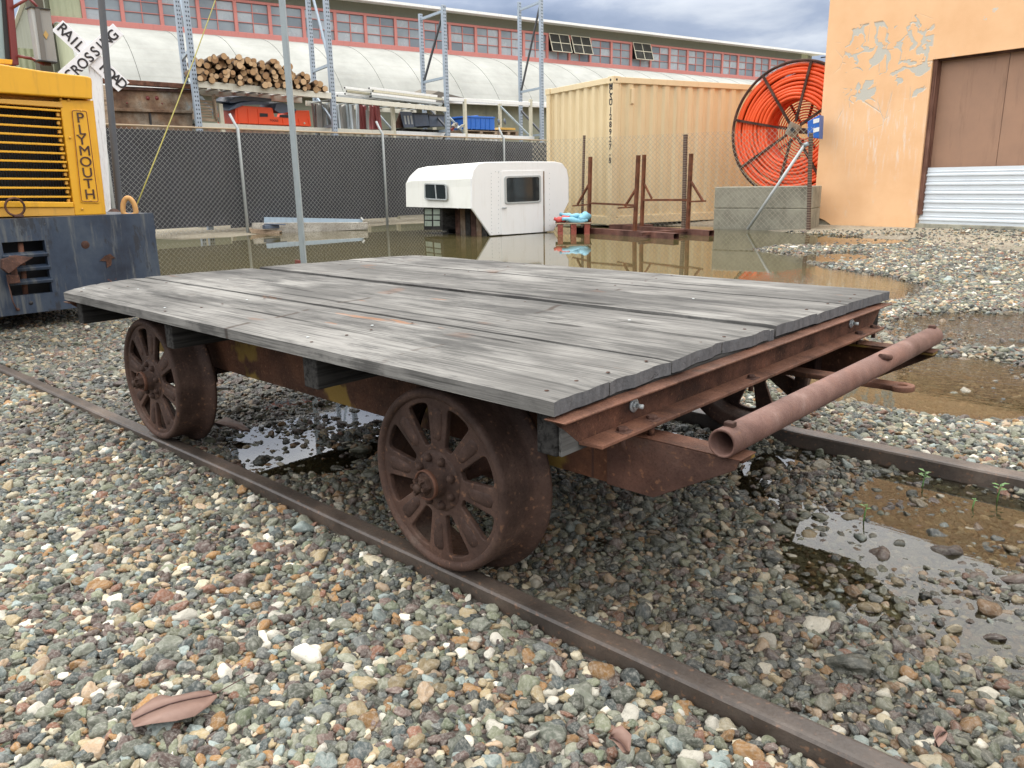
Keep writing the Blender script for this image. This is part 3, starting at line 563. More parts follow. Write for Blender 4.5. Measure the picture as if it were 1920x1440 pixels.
for (y, r) in ((1.12, .011), (1.215, .011), (1.62, .009), (2.28, .011), (2.40, .011)):
    part(hexhead((-0.772, y, 0.4205), (0, 0, 1), r, 0.009, MAT['rust'], 'bolt', 0.0), cart)
    part(MB().box((-0.774, y, 0.4205), (0.030, 0.032, 0.005)).build('bolt_plate', MAT['rust'], bevel=0.001), cart)
    part(MB().tube([(-0.772, y, 0.415), (-0.772, y, 0.392)], 0.006, 8).build('bolt_end', MAT['rust']), cart)
# side sills (channels) with a tapered nose
for y, sg in ((1.200, 1), (2.352, -1)):
    m = MB(); zt, zb = 0.386, 0.277; xs0, xs1 = -3.02, -0.585
    web = [(xs0, y, zt), (xs1, y, zt), (xs1-0.004, y, zt-0.014), (-0.752, y, zb), (xs0, y, zb)]
    m.prism(web, (0, 0.006*sg, 0)); m.prism([(xs0, y+0.006*sg, zt), (xs1+0.004, y+0.006*sg, zt), (xs1+0.004, y+0.052*sg, zt), (xs0, y+0.052*sg, zt)], (0, 0, -0.006))
    m.prism([(xs0, y+0.006*sg, zb), (-0.752, y+0.006*sg, zb), (-0.752, y+0.052*sg, zb), (xs0, y+0.052*sg, zb)], (0, 0, 0.006))
    part(m.build('side_sill', MAT['rust_yellow'] , bevel=0.0012), cart)
    part(MB().span((-0.90, y-0.0005*sg, 0.279), (-0.895, y+0.05*sg, 0.384)).build('stiffener', MAT['rust']), cart)
    nf = MB(); nose = [(-0.86, y-0.0015*sg, 0.387), (-0.583, y-0.0015*sg, 0.387), (-0.588, y-0.0015*sg, 0.370), (-0.752, y-0.0015*sg, 0.275), (-0.86, y-0.0015*sg, 0.275)]
    nf.prism(nose, (0, -0.003*sg, 0)); part(nf.build('nose_plate', MAT['rust'], bevel=0.001), cart); m = MB(); m.prism([(-0.86, y-0.0045*sg, 0.3875), (-0.580, y-0.0045*sg, 0.3875), (-0.580, y+0.0535*sg, 0.3875), (-0.86, y+0.0535*sg, 0.3875)], (0, 0, 0.0025)); part(m.build('nose_flange', MAT['rust_orange'], bevel=0.001), cart)  # darker upright face, lighter top: fall of light put into the rust colours
# cross members and axle boxes beneath
for x in (-2.90, -1.90): part(MB().span((x-0.02, 1.21, 0.29), (x+0.02, 2.345, 0.376)).build('cross_member', MAT['rust']), cart)
# push bar: a pipe lying on the two noses
PA, PB = Vector((-0.612, 1.186, 0.4155)), Vector((-0.612, 2.405, 0.4155))
m = MB(); ax = (PB-PA).normalized(); LN = (PB-PA).length
m.lathe([(0.0255, 0.0), (0.0262, 0.002), (0.0262, LN-0.002), (0.0255, LN), (0.0215, LN), (0.0212, LN-0.06), (0.0212, 0.06), (0.0215, 0.0)], PA, ax, 40, True, True)
m.lathe([(0.0001, 0.10), (0.0213, 0.10)], PA, ax, 24); m.lathe([(0.0001, LN-0.10), (0.0213, LN-0.10)], PA, ax, 24)
pipe = part(m.build('push_pipe', MAT['rust_pipe']), cart)
for y in (1.213, 2.385): part(MB().box((-0.612, y, 0.444), (0.018, 0.016, 0.010)).build('pipe_lug', MAT['rust'], bevel=0.002), cart)
part(MB().tube([(-0.60, 1.93, 0.440), (-0.585, 1.955, 0.436), (-0.590, 1.975, 0.430)], [0.008, 0.007, 0.004], 8).build('weld_bead', MAT['rust']), cart)
# draw bar with its eye
bl = [(-1.0, -0.026), (-0.66, -0.026), (-0.60, -0.022), (-0.565, -0.024)]; eye = [(-0.555+0.029*math.cos(a), 0.029*math.sin(a)) for a in np.linspace(-1.9, 1.9, 16)]
hole = [(-0.552+0.013*math.cos(a), 0.013*math.sin(a)) for a in np.linspace(0, 2*math.pi, 20, endpoint=False)]
mt = flat_with_holes([bl+eye+[(-x, y) for (x, y) in []]+[(p[0], -p[1]) for p in bl[::-1]], hole[::-1]], 0.013, 0.002)
db = link_mesh('draw_bar', mt, MAT['rust_orange']); db.location = (0, 1.955, 0.368); part(db, cart)
part(MB().tube([(-1.0, 1.955, 0.368), (-1.15, 1.955, 0.365)], 0.02, 10).build('draw_bar_pivot', MAT['rust']), cart)
# wheels
def window_loop(a0, half_o, half_i, ri, ro, r=0.012):
    pts = [(ri, a0-half_i), (ro, a0-half_o), (ro*1.02, a0), (ro, a0+half_o), (ri, a0+half_i)]; P = [(q*math.sin(a), q*math.cos(a)) for q, a in pts]
    return rounded(P, [0.008, 0.014, 0.05, 0.014, 0.008], 4)
circ = lambda r, n=64: [(r*math.sin(a), r*math.cos(a)) for a in np.linspace(0, 2*math.pi, n, endpoint=False)]
disc_me = flat_with_holes([circ(0.186)]+[window_loop(rad(22.5+45*k), rad(12.8), rad(8.8), 0.077, 0.172)[::-1] for k in range(8)], 0.014, 0.003, 2)
disc_me.transform(Matrix.Rotation(rad(90), 4, 'X'))     # outline in XZ, thickness along Y
rimm = MB().lathe([(0.180, 0.013), (0.183, 0.004), (0.189, 0.0), (0.197, 0.0012), (0.2015, 0.006), (0.2032, 0.013), (0.2015, 0.064), (0.2035, 0.069), (0.2050, 0.080), (0.2080, 0.090), (0.222, 0.100), (0.2300, 0.108), (0.2300, 0.115), (0.222, 0.120), (0.190, 0.121), (0.184, 0.10), (0.182, 0.03)], (0, 0, 0), (0, 1, 0), 96, True, True).mesh('rim')
hm = MB(); hm.lathe([(0.0001, 0.003), (0.060, 0.003), (0.066, 0.006), (0.070, 0.014)], (0, 0, 0), (0, 1, 0), 48)
hm.lathe([(0.0001, -0.026), (0.020, -0.026), (0.030, -0.026), (0.032, -0.022), (0.0325, 0.0), (0.036, 0.004)], (0, 0, 0), (0, 1, 0), 40)
hubm = hm.mesh('hub'); cap = MB().lathe([(0.0285, -0.0265), (0.0300, -0.0295), (0.0325, -0.0295), (0.0335, -0.026), (0.033, -0.020)], (0, 0, 0), (0, 1, 0), 40).mesh('cap_ring')
nt_ = MB(); nt_.lathe([(0.0001, -0.044), (0.012, -0.044), (0.019, -0.041), (0.021, -0.036), (0.021, -0.026), (0.0001, -0.026)], (0, 0, 0), (0, 1, 0), 6, False); nt_.lathe([(0.0001, -0.055), (0.008, -0.055), (0.0095, -0.052), (0.0095, -0.041), (0.0001, -0.041)], (0, 0, 0), (0, 1, 0), 16)
for a in range(6):
    an = a*math.pi/3+0.5; nt_.box((0.0165*math.sin(an), -0.046, 0.0165*math.cos(an)), (0.007, 0.010, 0.007), Matrix.Rotation(an, 3, 'Y'))
nutm = nt_.mesh('axle_nut')
rivm = MB().lathe([(0.0002, -0.0105), (0.005, -0.0095), (0.0085, -0.006), (0.0100, 0.0), (0.0105, 0.004)], (0, 0, 0), (0, 1, 0), 16).mesh('rivet')
ribm = MB(); L_ = 0.060
for i in range(7):
    pass
rp = []
nr, nl = 8, 12
for i in range(nl+1):
    t = i/nl; z = 0.088+0.076*t; w = (0.0115+0.0055*t)*math.sqrt(max(0.0, 1-abs(2*t-1)**6)); hgt_ = 0.0050*math.sqrt(max(0.0, 1-abs(2*t-1)**4))
    for k in range(nr+1): a = math.pi*k/nr; rp.append((w*math.cos(a), -hgt_*math.sin(a), z))
rf = [(i*(nr+1)+k, i*(nr+1)+k+1, (i+1)*(nr+1)+k+1, (i+1)*(nr+1)+k) for i in range(nl) for k in range(nr)]
ribm = MB().add(rp, rf, True).mesh('spoke_rib')
WM = MAT['rust_wheel']
for me_ in (disc_me, rimm, hubm, cap, nutm, rivm, ribm): me_.materials.append(WM)
cap.materials.clear(); cap.materials.append(MAT['rust_orange'])
for (wx_, y_, sgn, rot) in ((-1.195, 1.040, 1, 0.04), (-2.600, 1.040, 1, 0.22), (-1.195, 2.540, -1, 0.3), (-2.600, 2.540, -1, 0.7)):
    w = empty('wheel', (wx_, y_, 0.2415)); w.rotation_euler = (0, rot, 0 if sgn > 0 else math.pi); part(w, cart)
    for nm, me_, loc in (('rim', rimm, (0, 0, 0)), ('spoked_disc', disc_me, (0, 0.016, 0)), ('hub', hubm, (0, 0, 0)), ('cap_ring', cap, (0, 0, 0)), ('axle_nut', nutm, (0, 0, 0))): link_mesh(nm, me_, None, w, loc)
    for k in range(8):
        a = rad(45*k+22.5); link_mesh('rivet', rivm, None, w, (0.053*math.sin(a), 0.002, 0.053*math.cos(a))); o = link_mesh('spoke_rib', ribm, None, w, (0, 0.0095, 0)); o.rotation_euler = (0, rad(45*k), 0)
for x in (-1.195, -2.600):
    part(MB().tube([(x, 1.09, 0.2415), (x, 2.49, 0.2415)], 0.024, 20).build('axle', MAT['rust']), cart)
    for y in (1.203, 2.300): part(MB().span((x-0.06, y, 0.20), (x+0.06, y+0.045, 0.279)).build('axle_box', MAT['rust'], bevel=0.006), cart)
# nails and screws left in the deck
nm_me = MB().lathe([(0.0001, 0.0012), (0.0032, 0.0010), (0.0040, 0.0)], (0, 0, 0), (0, 0, 1), 8).mesh('nail'); nm_me.materials.append(MAT['galv_light'])
for (px, py) in [(259, 542), (427, 525), (309, 577), (577, 632), (500, 551), (463, 562), (698, 610), (157, 541), (1300, 560), (1180, 600)]:
    P = atZ(px, py, DZ+0.0005); part(link_mesh('nail', nm_me, None, None, P), cart)

rn_me = MB().lathe([(0.0001, 0.0010), (0.0034, 0.0008), (0.0044, 0.0)], (0, 0, 0), (0, 0, 1), 7).mesh('nail'); rn_me.materials.append(MAT['rust_web']); rnr = random.Random(8)
for (a, b, s_) in pl_edges:
    if b-a < 0.1: continue
    for jx in (-2.94, -2.25, -1.53, -0.83):
        for fr_y in (0.2, 0.8): part(link_mesh('nail', rn_me, None, None, (jx+rnr.uniform(-0.012, 0.012), a+(b-a)*fr_y+rnr.uniform(-0.012, 0.012), DZ+0.0008)), cart)

# ------------------------------------------------------------------ locomotive
loco = empty('locomotive', (-5.5, 1.45, 0.1), label='small yellow industrial locomotive front with slatted grille and scuffed dark buffer beam', cat='locomotive')
XB, XH = -5.5, -5.64
def px_prism(pxs, fn, off, r=0.0):
    return MB().prism([fn(*p) for p in pxs], off)
fB = lambda x, y: atX(x, y, XB); fH = lambda x, y: atX(x, y, XH)
n = N('scuffed_navy_paint'); v = n.coord(); a = n.noise(v, 3.5, 8, 0.65); st = n.noise(n.coord((1, 14, 1.3)), 1.0, 7, 0.7); ver = n.noise(n.coord((1, 9, 3.2), loc=(3, 1, 4)), 1.0, 6, 0.7)
c = n.ramp(a, [(0.3, (0.012, 0.018, 0.032)), (0.5, (0.030, 0.045, 0.072)), (0.7, (0.055, 0.072, 0.095))]); c = n.mix(n.smooth(st, 0.50, 0.64, 0, 0.75), c, (0.12, 0.125, 0.12)); c = n.mix(n.smooth(ver, 0.57, 0.63, 0, 0.85), c, (0.022, 0.024, 0.030))
c = n.mix(n.smooth(n.noise(v, 22, 6, 0.75), 0.66, 0.72, 0, 0.8), c, (0.26, 0.27, 0.26)); c = n.mix(n.smooth(n.noise(n.coord(loc=(5, 2, 8)), 9, 6, 0.7), 0.68, 0.72, 0, 0.9), c, (0.13, 0.05, 0.03)); MAT['navy'] = n.out(c, 0.42, 0, n.bump(a, 0.3, 0.01))
# buffer beam with an opening on the left
yR = 2.375; zT, zB0 = 0.688, 0.108
opn = (atX(3, 455, XB), atX(99, 548, XB)); oy0, oy1 = opn[0][1], opn[1][1]; oz1, oz0 = opn[0][2], opn[1][2]
m = MB(); t_ = 0.045; bt = lambda y: 0.100+0.02*(2.375-y)/1.9
m.span((XB-t_, 0.30, oz1), (XB, yR, zT)); m.span((XB-t_, 0.30, 0.112), (XB, yR-0.012, oz0)); m.span((XB-t_, oy1, oz0), (XB, yR-0.004, oz1)); m.span((XB-t_, 0.30, oz0), (XB, oy0, oz1))
part(m.build('buffer_beam', MAT['navy']), loco)
part(MB().span((XB-0.25, oy0-0.1, oz0-0.05), (XB-0.20, oy1+0.1, oz1+0.05)).build('beam_backing', MAT['black']), loco)
for k in range(4):
    zz = oz0+(oz1-oz0)*(k+0.0)/4+0.012*(k > 0)
    if k: part(MB().box((XB-0.012, (oy0+oy1)/2, oz0+(oz1-oz0)*k/4), (0.05, oy1-oy0+0.02, 0.020), Matrix.Rotation(rad(18), 3, 'Y')).build('louvre', MAT['navy'], bevel=0.003), loco)
part(MB().tube([atX(38, 455, XB-0.05), atX(48, 552, XB-0.05)], 0.016, 10).build('coupler_pin', MAT['rust_orange']), loco)
m = MB(); q = [atX(0, 503, XB+0.10), atX(0, 486, XB+0.10), atX(28, 478, XB+0.03), atX(58, 482, XB-0.02), atX(34, 496, XB+0.05), atX(12, 512, XB+0.10)]; m.prism(q, (0.05, 0.0, 0.0)); m.tube([atX(22, 480, XB+0.06), atX(30, 530, XB+0.04)], 0.018, 8); m.box(atX(25, 523, XB+0.06), (0.06, 0.055, 0.05))
part(m.build('coupler_link', MAT['rust'], bevel=0.004), loco)
m = MB(); pts = [(187, 489), (196, 480), (206, 476), (216, 484), (209, 485), (208, 497), (200, 502), (199, 490)]; m.prism([atX(x, y, XB+0.001) for x, y in pts], (0.006, 0, 0)); part(m.build('torn_plate', MAT['rust_orange']), loco)
m = MB(); m.lathe([(0.0001, 0.003), (0.022, 0.003), (0.026, 0)], atX(160, 459, XB), (1, 0, 0), 12); part(m.build('rust_spot', MAT['rust']), loco)
m = MB(); m.lathe([(0.0001, 0.002), (0.012, 0.002), (0.012, -0.001)], atX(58, 568, XB+0.001), (1, 0, 0), 14); part(m.build('bolt_hole', MAT['black']), loco)
m = MB(); m.tube([atX(14, 525, XB+0.02), atX(24, 565, XB+0.02), atX(32, 582, XB+0.02)], 0.004, 6); m.lathe([(0.0001, 0.01), (0.01, 0.01), (0.01, 0)], atX(33, 580, XB), (1, 0, 0), 8); part(m.build('chain_rod', MAT['rust']), loco)
part(MB().span((-9.2, 0.42, zT-0.02), (XB-t_, yR-0.02, zT)).build('running_board', MAT['navy']), loco)
part(MB().span((-9.2, 0.6, 0.20), (XB-t_-0.2, yR-0.25, 0.56)).build('main_frame', MAT['black']), loco)
for x in (-6.4, -8.2):
    for y in (1.03, 2.42): part(MB().lathe([(0.0001, 0.0), (0.30, 0.0), (0.32, 0.02), (0.32, 0.09), (0.345, 0.1), (0.0001, 0.1)], (x, y-0.05, 0.36), (0, 1, 0), 32).build('wheel', MAT['rust']), loco)
# hood front: cap, pillar with name plate, grille
HD = -2.6
cap_px = [(-160, 108), (0, 120), (80, 133), (160, 142.5), (171, 145), (173, 152), (174, 186), (100, 181), (0, 174), (-160, 168)]
o = px_prism(cap_px, lambda x, y: atX(x, y, XH+0.03), (HD, 0, 0)).build('hood_cap', MAT['yellow'], bevel=0.008); part(o, loco)
o = px_prism([(112, 187), (175, 188), (199, 402), (141, 404)], fH, (-0.10, 0, 0)).build('hood_pillar', MAT['yellow'], bevel=0.006); part(o, loco)
o = px_prism([(-180, 176), (-4, 175), (112, 181.5), (175, 189), (199, 402), (0, 408), (-180, 420)], lambda x, y: atX(x, y, XH-0.105), (HD+0.15, 0, 0)).build('hood_body', MAT['yellow_dark']); part(o, loco)
o = px_prism([(-180, 178), (0, 185), (116, 191), (118, 202), (0, 194), (-180, 190)], lambda x, y: atX(x, y, XH+0.004), (-0.06, 0, 0)).build('grille_top_rail', MAT['yellow_dark'], bevel=0.004); part(o, loco)
o = px_prism([(-180, 372), (0, 377), (138, 379), (139, 389), (0, 389), (-180, 386)], lambda x, y: atX(x, y, XH+0.012), (-0.07, 0, 0)).build('grille_bottom_rail', MAT['yellow'], bevel=0.005); part(o, loco)
o = px_prism([(-180, 386), (0, 389), (139, 389), (141, 404), (0, 407), (-180, 410)], lambda x, y: atX(x, y, XH+0.002), (-0.07, 0, 0)).build('hood_sill', MAT['yellow_dark'], bevel=0.003); part(o, loco)
o = px_prism([(-180, 188), (114, 196), (136, 378), (-180, 375)], lambda x, y: atX(x, y, XH-0.085), (-0.015, 0, 0)); o = o.build('radiator', corrugated('radiator_fins', (0.018, 0.02, 0.02), 1, 0.016, 0.5, 1.0)); part(o, loco)
g0 = [(0, 200), (0, 216.5), (0, 233.5), (0, 250), (0, 267), (0, 284), (0, 301), (0, 318), (0, 335), (0, 352), (0, 369)]
g1 = [(112, 208), (113, 223.5), (115, 240), (117, 256), (119, 272), (121, 288), (124, 304), (126, 320), (128, 336), (130, 352.5), (132, 369)]
for (a, b) in zip(g0, g1):
    A, B = atX(-60, a[1]-(b[1]-a[1])*0.52, XH-0.012), atX(*b, XH-0.012); part(MB().bar(A, B, 0.030, 0.012, (0, 0, 1)).build('grille_bar', MAT['yellow'], bevel=0.002), loco)
    part(MB().box(atX(b[0]-4, b[1]+7, XH-0.02), (0.02, 0.016, 0.018)).build('bar_clip', MAT['yellow_dark']), loco)
# name plate with raised border and letters
plate = rounded([(133, 204.5), (164, 206.5), (187, 381), (151, 380)], 4, 3)
npl = px_prism(plate, lambda x, y: atX(x, y, XH+0.001), (0.006, 0, 0)).build('name_plate', MAT['yellow'], bevel=0.002); part(npl, loco)
bo = [atX(x, y, XH+0.0075) for x, y in rounded([(135, 207), (162, 208.5), (184.5, 378.5), (153, 377.5)], 4, 3)]
part(MB().tube(bo, 0.0022, 6, closed=True).build('plate_border', MAT['brown_red']), loco)
XA, YA, ZA = Vector((0, 1, 0)), Vector((0, 0, 1)), Vector((1, 0, 0))
for ch_, (x, y) in zip('PLYMOUTH', [(150.5, 221.5), (153.5, 244), (153.5, 263), (159, 283.5), (161, 304), (164, 324.5), (166, 345), (169, 365)]):
    me_ = text_mesh(ch_, 0.088, 0.003, 0.0, 1.08); me_.transform(basis(XA, YA, ZA, (0, 0, 0)).to_3x3().to_4x4()); o = link_mesh('letter', me_, MAT['dark_brown']); o.location = atX(x, y, XH+0.009)+np.array([0, 0, 0.0]); part(o, loco)
for (x, y) in ((114, 186), (128.5, 187.5), (131, 258), (154, 392), (151, 207.5), (170, 376)): part(MB().lathe([(0.0001, 0.008), (0.006, 0.007), (0.008, 0.0)], atX(x, y, XH+0.004), (1, 0, 0), 10).build('rivet', MAT['yellow_dark']), loco)
# rings
rc = atX(28, 388, XH+0.05); rp_ = [(rc[0]+0.0*math.sin(a), rc[1]+0.052*math.cos(a), rc[2]+0.052*math.sin(a)) for a in np.linspace(0, 2*math.pi, 28, endpoint=False)]
part(MB().tube(rp_, 0.007, 8, closed=True).build('pull_ring', MAT['rust_orange']), loco); part(MB().box((rc[0], rc[1]+0.01, rc[2]-0.055), (0.05, 0.05, 0.016)).build('ring_lug', MAT['rust'], bevel=0.004), loco)
P = atX(244, 404, XB-0.05); lp = [(P[0]+0.02*math.cos(a), P[1]+0.034*math.cos(a), zT-0.02+0.02+(0.088*math.sin(a) if math.sin(a) > 0 else 0.03*math.sin(a))+0.015) for a in np.linspace(0, 2*math.pi, 28, endpoint=False)]
part(MB().tube(lp, 0.016, 10, closed=True).build('lifting_ring', painted('chipped_yellow_ring', (0.55, 0.30, 0.10), 0.6, 0.2, (0.3, 0.06, 0.04), 0.9, 0.25, 12)), loco)
# cab post, cab front and mirror, further back
XC = -7.6; fC = lambda x, y: atX(x, y, XC)
part(px_prism([(8, -60), (20, -60), (36, 122), (23, 122)], fC, (-0.10, 0, 0)).build('cab_post', MAT['brown_red'], bevel=0.005), loco)
part(px_prism([(0, -60), (10, -60), (24, 124), (12, 124)], lambda x, y: atX(x, y, XC-0.03), (-0.05, 0, 0)).build('window_gasket', MAT['black']), loco)
part(px_prism([(-200, -60), (1, -60), (12, 124), (-200, 110)], lambda x, y: atX(x, y, XC-0.05), (-0.01, 0, 0)).build('cab_window', glass_mat('cab_glass', (0.30, 0.40, 0.42), 0.05, 0.8)), loco)
part(px_prism([(-60, 106), (0, 110), (24, 112), (23, 121), (0, 119), (-60, 113)], lambda x, y: atX(x, y, XC+0.05), (-0.15, 0, 0)).build('cab_sill', MAT['yellow'], bevel=0.004), loco)
part(px_prism([(-230, -60), (-190, -60), (-180, 150), (-230, 150)], fC, (-1.4, 0, 0)).build('cab_side', MAT['brown_red']), loco)
fM = lambda x, y: atX(x, y, XC+0.10)
mir = part(px_prism([(57, 12), (66, 14), (80, 114), (72, 112)], fM, (-0.09, 0, 0)).build('mirror_side', MAT['galv_light'], bevel=0.004), loco)
part(px_prism([(66, 13), (94, 17.5), (108, 117), (80, 114)], fM, (-0.09, 0.0, 0)).build('mirror_back', MAT['mirror_grey'], bevel=0.004), loco)
part(px_prism([(65.5, 14), (74, 15), (88, 115), (79, 114)], lambda x, y: atX(x, y, XC+0.112), (-0.010, 0, 0)).build('mirror_rib', painted('darker_grey_paint', (0.15, 0.145, 0.135), 0.5)), loco)
part(px_prism([(56, 11.5), (95, 17), (95, 18.5), (56, 13.5)], lambda x, y: atX(x, y, XC+0.115), (-0.12, 0, 0)).build('mirror_rim', MAT['black']), loco)
part(px_prism([(72, 111.5), (108, 116), (108, 118), (72, 113.5)], lambda x, y: atX(x, y, XC+0.115), (-0.12, 0, 0)).build('mirror_rim', MAT['black']), loco)
part(px_prism([(85, 57), (91, 65), (87, 74), (81, 65)], lambda x, y: atX(x, y, XC+0.1035), (0.003, 0, 0)).build('diamond_badge', painted('gold_paint', (0.45, 0.30, 0.10), 0.5)), loco)
for a, b in (((33, 105), (60, 110)), ((60, 110), (84, 121)), ((52, -6), (70, 13)), ((24, 14), (52, -3))): part(MB().tube([atX(*a, XC+0.02), atX(*b, XC+0.06)], 0.012, 8).build('mirror_arm', MAT['brown_red']), loco)
part(MB().box(atX(88, 119, XC+0.06), (0.03, 0.05, 0.03)).build('mirror_clamp', MAT['rust']), loco)

# guy rope from the lifting ring
A = Vector(atX(255, 388, XB-0.06)); B = Vector(atD(425, -60, 8.2)); pts = [A.lerp(B, t) for t in np.linspace(0, 1, 9)]
for i, p in enumerate(pts): p.z -= 0.10*math.sin(math.pi*i/8)*0.3
tag(MB().tube(pts, 0.0048, 6).build('guy_rope', painted('yellow_green_rope', (0.28, 0.25, 0.06), 0.8)), 'thin yellow green rope rising from the ring on the dark buffer beam', 'rope')

# ------------------------------------------------------------------ poles and crossing sign
P0 = atZ(572, 520, 0); PT = above(527, -20, P0); d_ = (Vector(PT)-Vector(P0)); PTT = Vector(P0)+d_*1.1
sp_ = empty('steel_pole', P0, label='slim grey square steel pole standing in the water behind the cart', cat='pole', group=None)
part(MB().bar(Vector(P0)-Vector((0, 0, .2)), PTT, 0.050, 0.050, (0.7, 0.7, 0)).build('pole_shaft', MAT['galv'], bevel=0.003), sp_)
part(MB().span((P0[0]-0.075, P0[1]-0.05, -0.05), (P0[0]-0.0, P0[1]-0.03, 0.165)).build('foot_bracket', painted('red_brown_paint', (0.18, 0.04, 0.03), 0.6)), sp_)
P0 = atD(233, 480, 7.4); P0 = np.array([P0[0], P0[1], 0.0]); PT = above(188, -20, P0); q = above(225, 400, P0)
tag(MB().tube([Vector(q)-(Vector(PT)-Vector(q))*0.30, q, PT, Vector(PT)+(Vector(PT)-Vector(q))*0.1], 0.026, 12).build('dark_pole', MAT['dark_pole']), 'round dark grey pole rising beside the white crossing sign', 'pole')
# crossbuck
SD = 9.7; C0 = np.array(atD(183, 110, SD)); vdir = Vector((-C0[0], -C0[1], 0)).normalized(); sX = Vector((0, 0, 1)).cross(vdir)   # facing the viewer
yaw_ = math.atan2(vdir.y, vdir.x)+rad(-6); nS = Vector((math.cos(yaw_), math.sin(yaw_), 0)); sX = Vector((0, 0, 1)).cross(nS)
pd2 = np.array([sX.x, sX.y]); fS = lambda x, y, o=0.0: atP(x, y, C0[:2]+np.array([nS.x, nS.y])*o, pd2)
cb = empty('crossing_sign', (C0[0], C0[1], 0), label='white railroad crossing sign with crossed boards on a chipped white post', cat='sign')
pb, pt = Vector(fS(197, 400)), Vector(fS(176, 96)); dd = (pb-pt); part(MB().bar(pb+dd*0.45, pt+Vector((0, 0, 0.0)), 0.115, 0.10, (nS.x, nS.y, 0)).build('post', MAT['post_white'], bevel=0.006), cb)
part(MB().tube([fS(176, 100), fS(172, 76)], 0.02, 8).build('post_top_bolt', MAT['galv_light']), cb)
def board(corners, off, txts, nm):
    o = MB().prism([fS(x, y, off) for x, y in corners], Vector(nS)*0.008).build('board', MAT['sign_white'], bevel=0.0015); part(o, cb); return o
b1 = board([(118, 38), (243, 155), (222, 172), (97, 57)], 0.065, None, '')
b2 = board([(212, 44), (232, 66), (130, 154), (108, 136)], 0.085, None, '')
def sign_text(txt, pa, pb_, size, off, parent):
    a, b = Vector(fS(*pa, off)), Vector(fS(*pb_, off)); xa = (b-a).normalized(); za = Vector(nS); ya = za.cross(xa).normalized(); L = (b-a).length
    for i, ch_ in enumerate(txt):
        if ch_ == ' ': continue
        me_ = text_mesh(ch_, size, 0.002, 0.0035, 0.92); p = a.lerp(b, (i+0.5)/len(txt)); M = basis(xa, ya, za, (0, 0, 0)); me_.transform(M); o = link_mesh('letter', me_, MAT['letter']); o.location = p; part(o, cb)
def letters(items, off, ang_px):
    a, b = Vector(fS(*ang_px[0], off)), Vector(fS(*ang_px[1], off)); xa = (b-a).normalized(); za = Vector(nS); ya = za.cross(xa).normalized()
    for ch_, x, y in items:
        me_ = text_mesh(ch_, 0.137, 0.002, 0.0022, 0.95); me_.transform(basis(xa, ya, za, (0, 0, 0))); o = link_mesh('letter', me_, MAT['letter']); o.location = Vector(fS(x, y, off)); part(o, cb)
letters([('R', 117, 54), ('A', 127.5, 66), ('I', 138.5, 77), ('L', 149, 87), ('R', 196, 128), ('O', 206, 138), ('A', 217, 148), ('D', 228, 157)], 0.076, ((117, 54), (228, 157)))
letters([('C', 131, 142), ('R', 144, 131), ('O', 156, 119.5), ('S', 168, 108), ('S', 179, 97), ('I', 189, 87.5), ('N', 200, 77), ('G', 212, 67)], 0.096, ((131, 142), (212, 67)))

# ------------------------------------------------------------------ warehouse
WD = np.array([0.223, 0.975]); WD /= np.linalg.norm(WD); WA = np.array([-18.245, 23.815]); WNn = np.array([WD[1], -WD[0]])   # normal towards the camera
wh = empty('warehouse', (WA[0], WA[1], 0), label='long warehouse with red framed clerestory windows above a curved white roof', cat='building')
def wp(s, off, z): q = WA+WD*s+WNn*off; return Vector((q[0], q[1], z))
def s_of(px, py=100): q = atP(px, py, WA, WD); return float((q[:2]-WA)@WD)
def wbox(s0, s1, o0, o1, z0, z1, name, mat, bevel=0, parent=None, m=None):
    mm_ = m or MB(); P = [wp(s, o, z) for s in (s0, s1) for o in (o0, o1) for z in (z0, z1)]; mm_.add(P, [(0, 1, 3, 2), (4, 6, 7, 5), (0, 4, 5, 1), (2, 3, 7, 6), (0, 2, 6, 4), (1, 5, 7, 3)])
    if m is not None: return m
    o = mm_.build(name, mat, bevel=bevel); part(o, parent or wh); return o
SL, SR = s_of(97, 30), s_of(1513, 130)
MAT['olive'] = corrugated('olive_cladding', (0.225, 0.235, 0.175), 1, 0.23, 0.7, 0.5); MAT['pale_green'] = corrugated('pale_green_cladding', (0.42, 0.45, 0.30), 1, 0.14, 0.7, 0.8)
MAT['pink'] = painted('faded_red_paint', (0.56, 0.21, 0.18), 0.6, 0.10, (0.3, 0.12, 0.10), 0.3)
MAT['olive_shaded'] = painted('shaded_olive_wall', (0.16, 0.165, 0.125), 0.8, 0.15)  # olive wall tone darkened: shade of the eave put into the colour
ZS, ZW0, ZW1, ZE = 4.70, 4.86, 5.64, 5.95
bay_px = [162, 234, 306, 375, 444, 507.5, 570, 629, 685, 741, 792, 842, 891, 936, 981, 1025, 1066.5, 1106, 1146, 1183, 1220, 1256, 1290, 1323, 1356, 1386, 1417, 1446, 1477, 1504]
bs = [s_of(x, 60) for x in bay_px]
wbox(SL-0.1, SR+0.45, -12, -0.12, 0, ZE-0.02, 'main_wall', MAT['olive'])
wbox(SL, bs[0]-0.05, -0.12, 0.0, ZS, ZE, 'end_cladding', MAT['pale_green']); wbox(bs[-1]+0.04, SR, -0.12, 0.0, ZS, ZE, 'end_cladding', MAT['pale_green'])
wbox(bs[0]-0.05, bs[-1]+0.04, -0.119, 0.02, ZW1, ZE, 'frieze', MAT['olive_shaded'])  # wall band below the eave, its shadow painted in
wbox(SL-0.2, SR+0.6, -12.2, 0.40, ZE, ZE+0.03, 'upper_roof', MAT['white']); wbox(SL-0.2, SR+0.6, 0.42, 0.47, ZE-0.03, ZE+0.045, 'roof_edge', MAT['white'])
wbox(SL-0.05, SR+0.02, -0.119, 0.07, ZS-0.02, ZS+0.16, 'sill_band', MAT['pink'], 0.01)
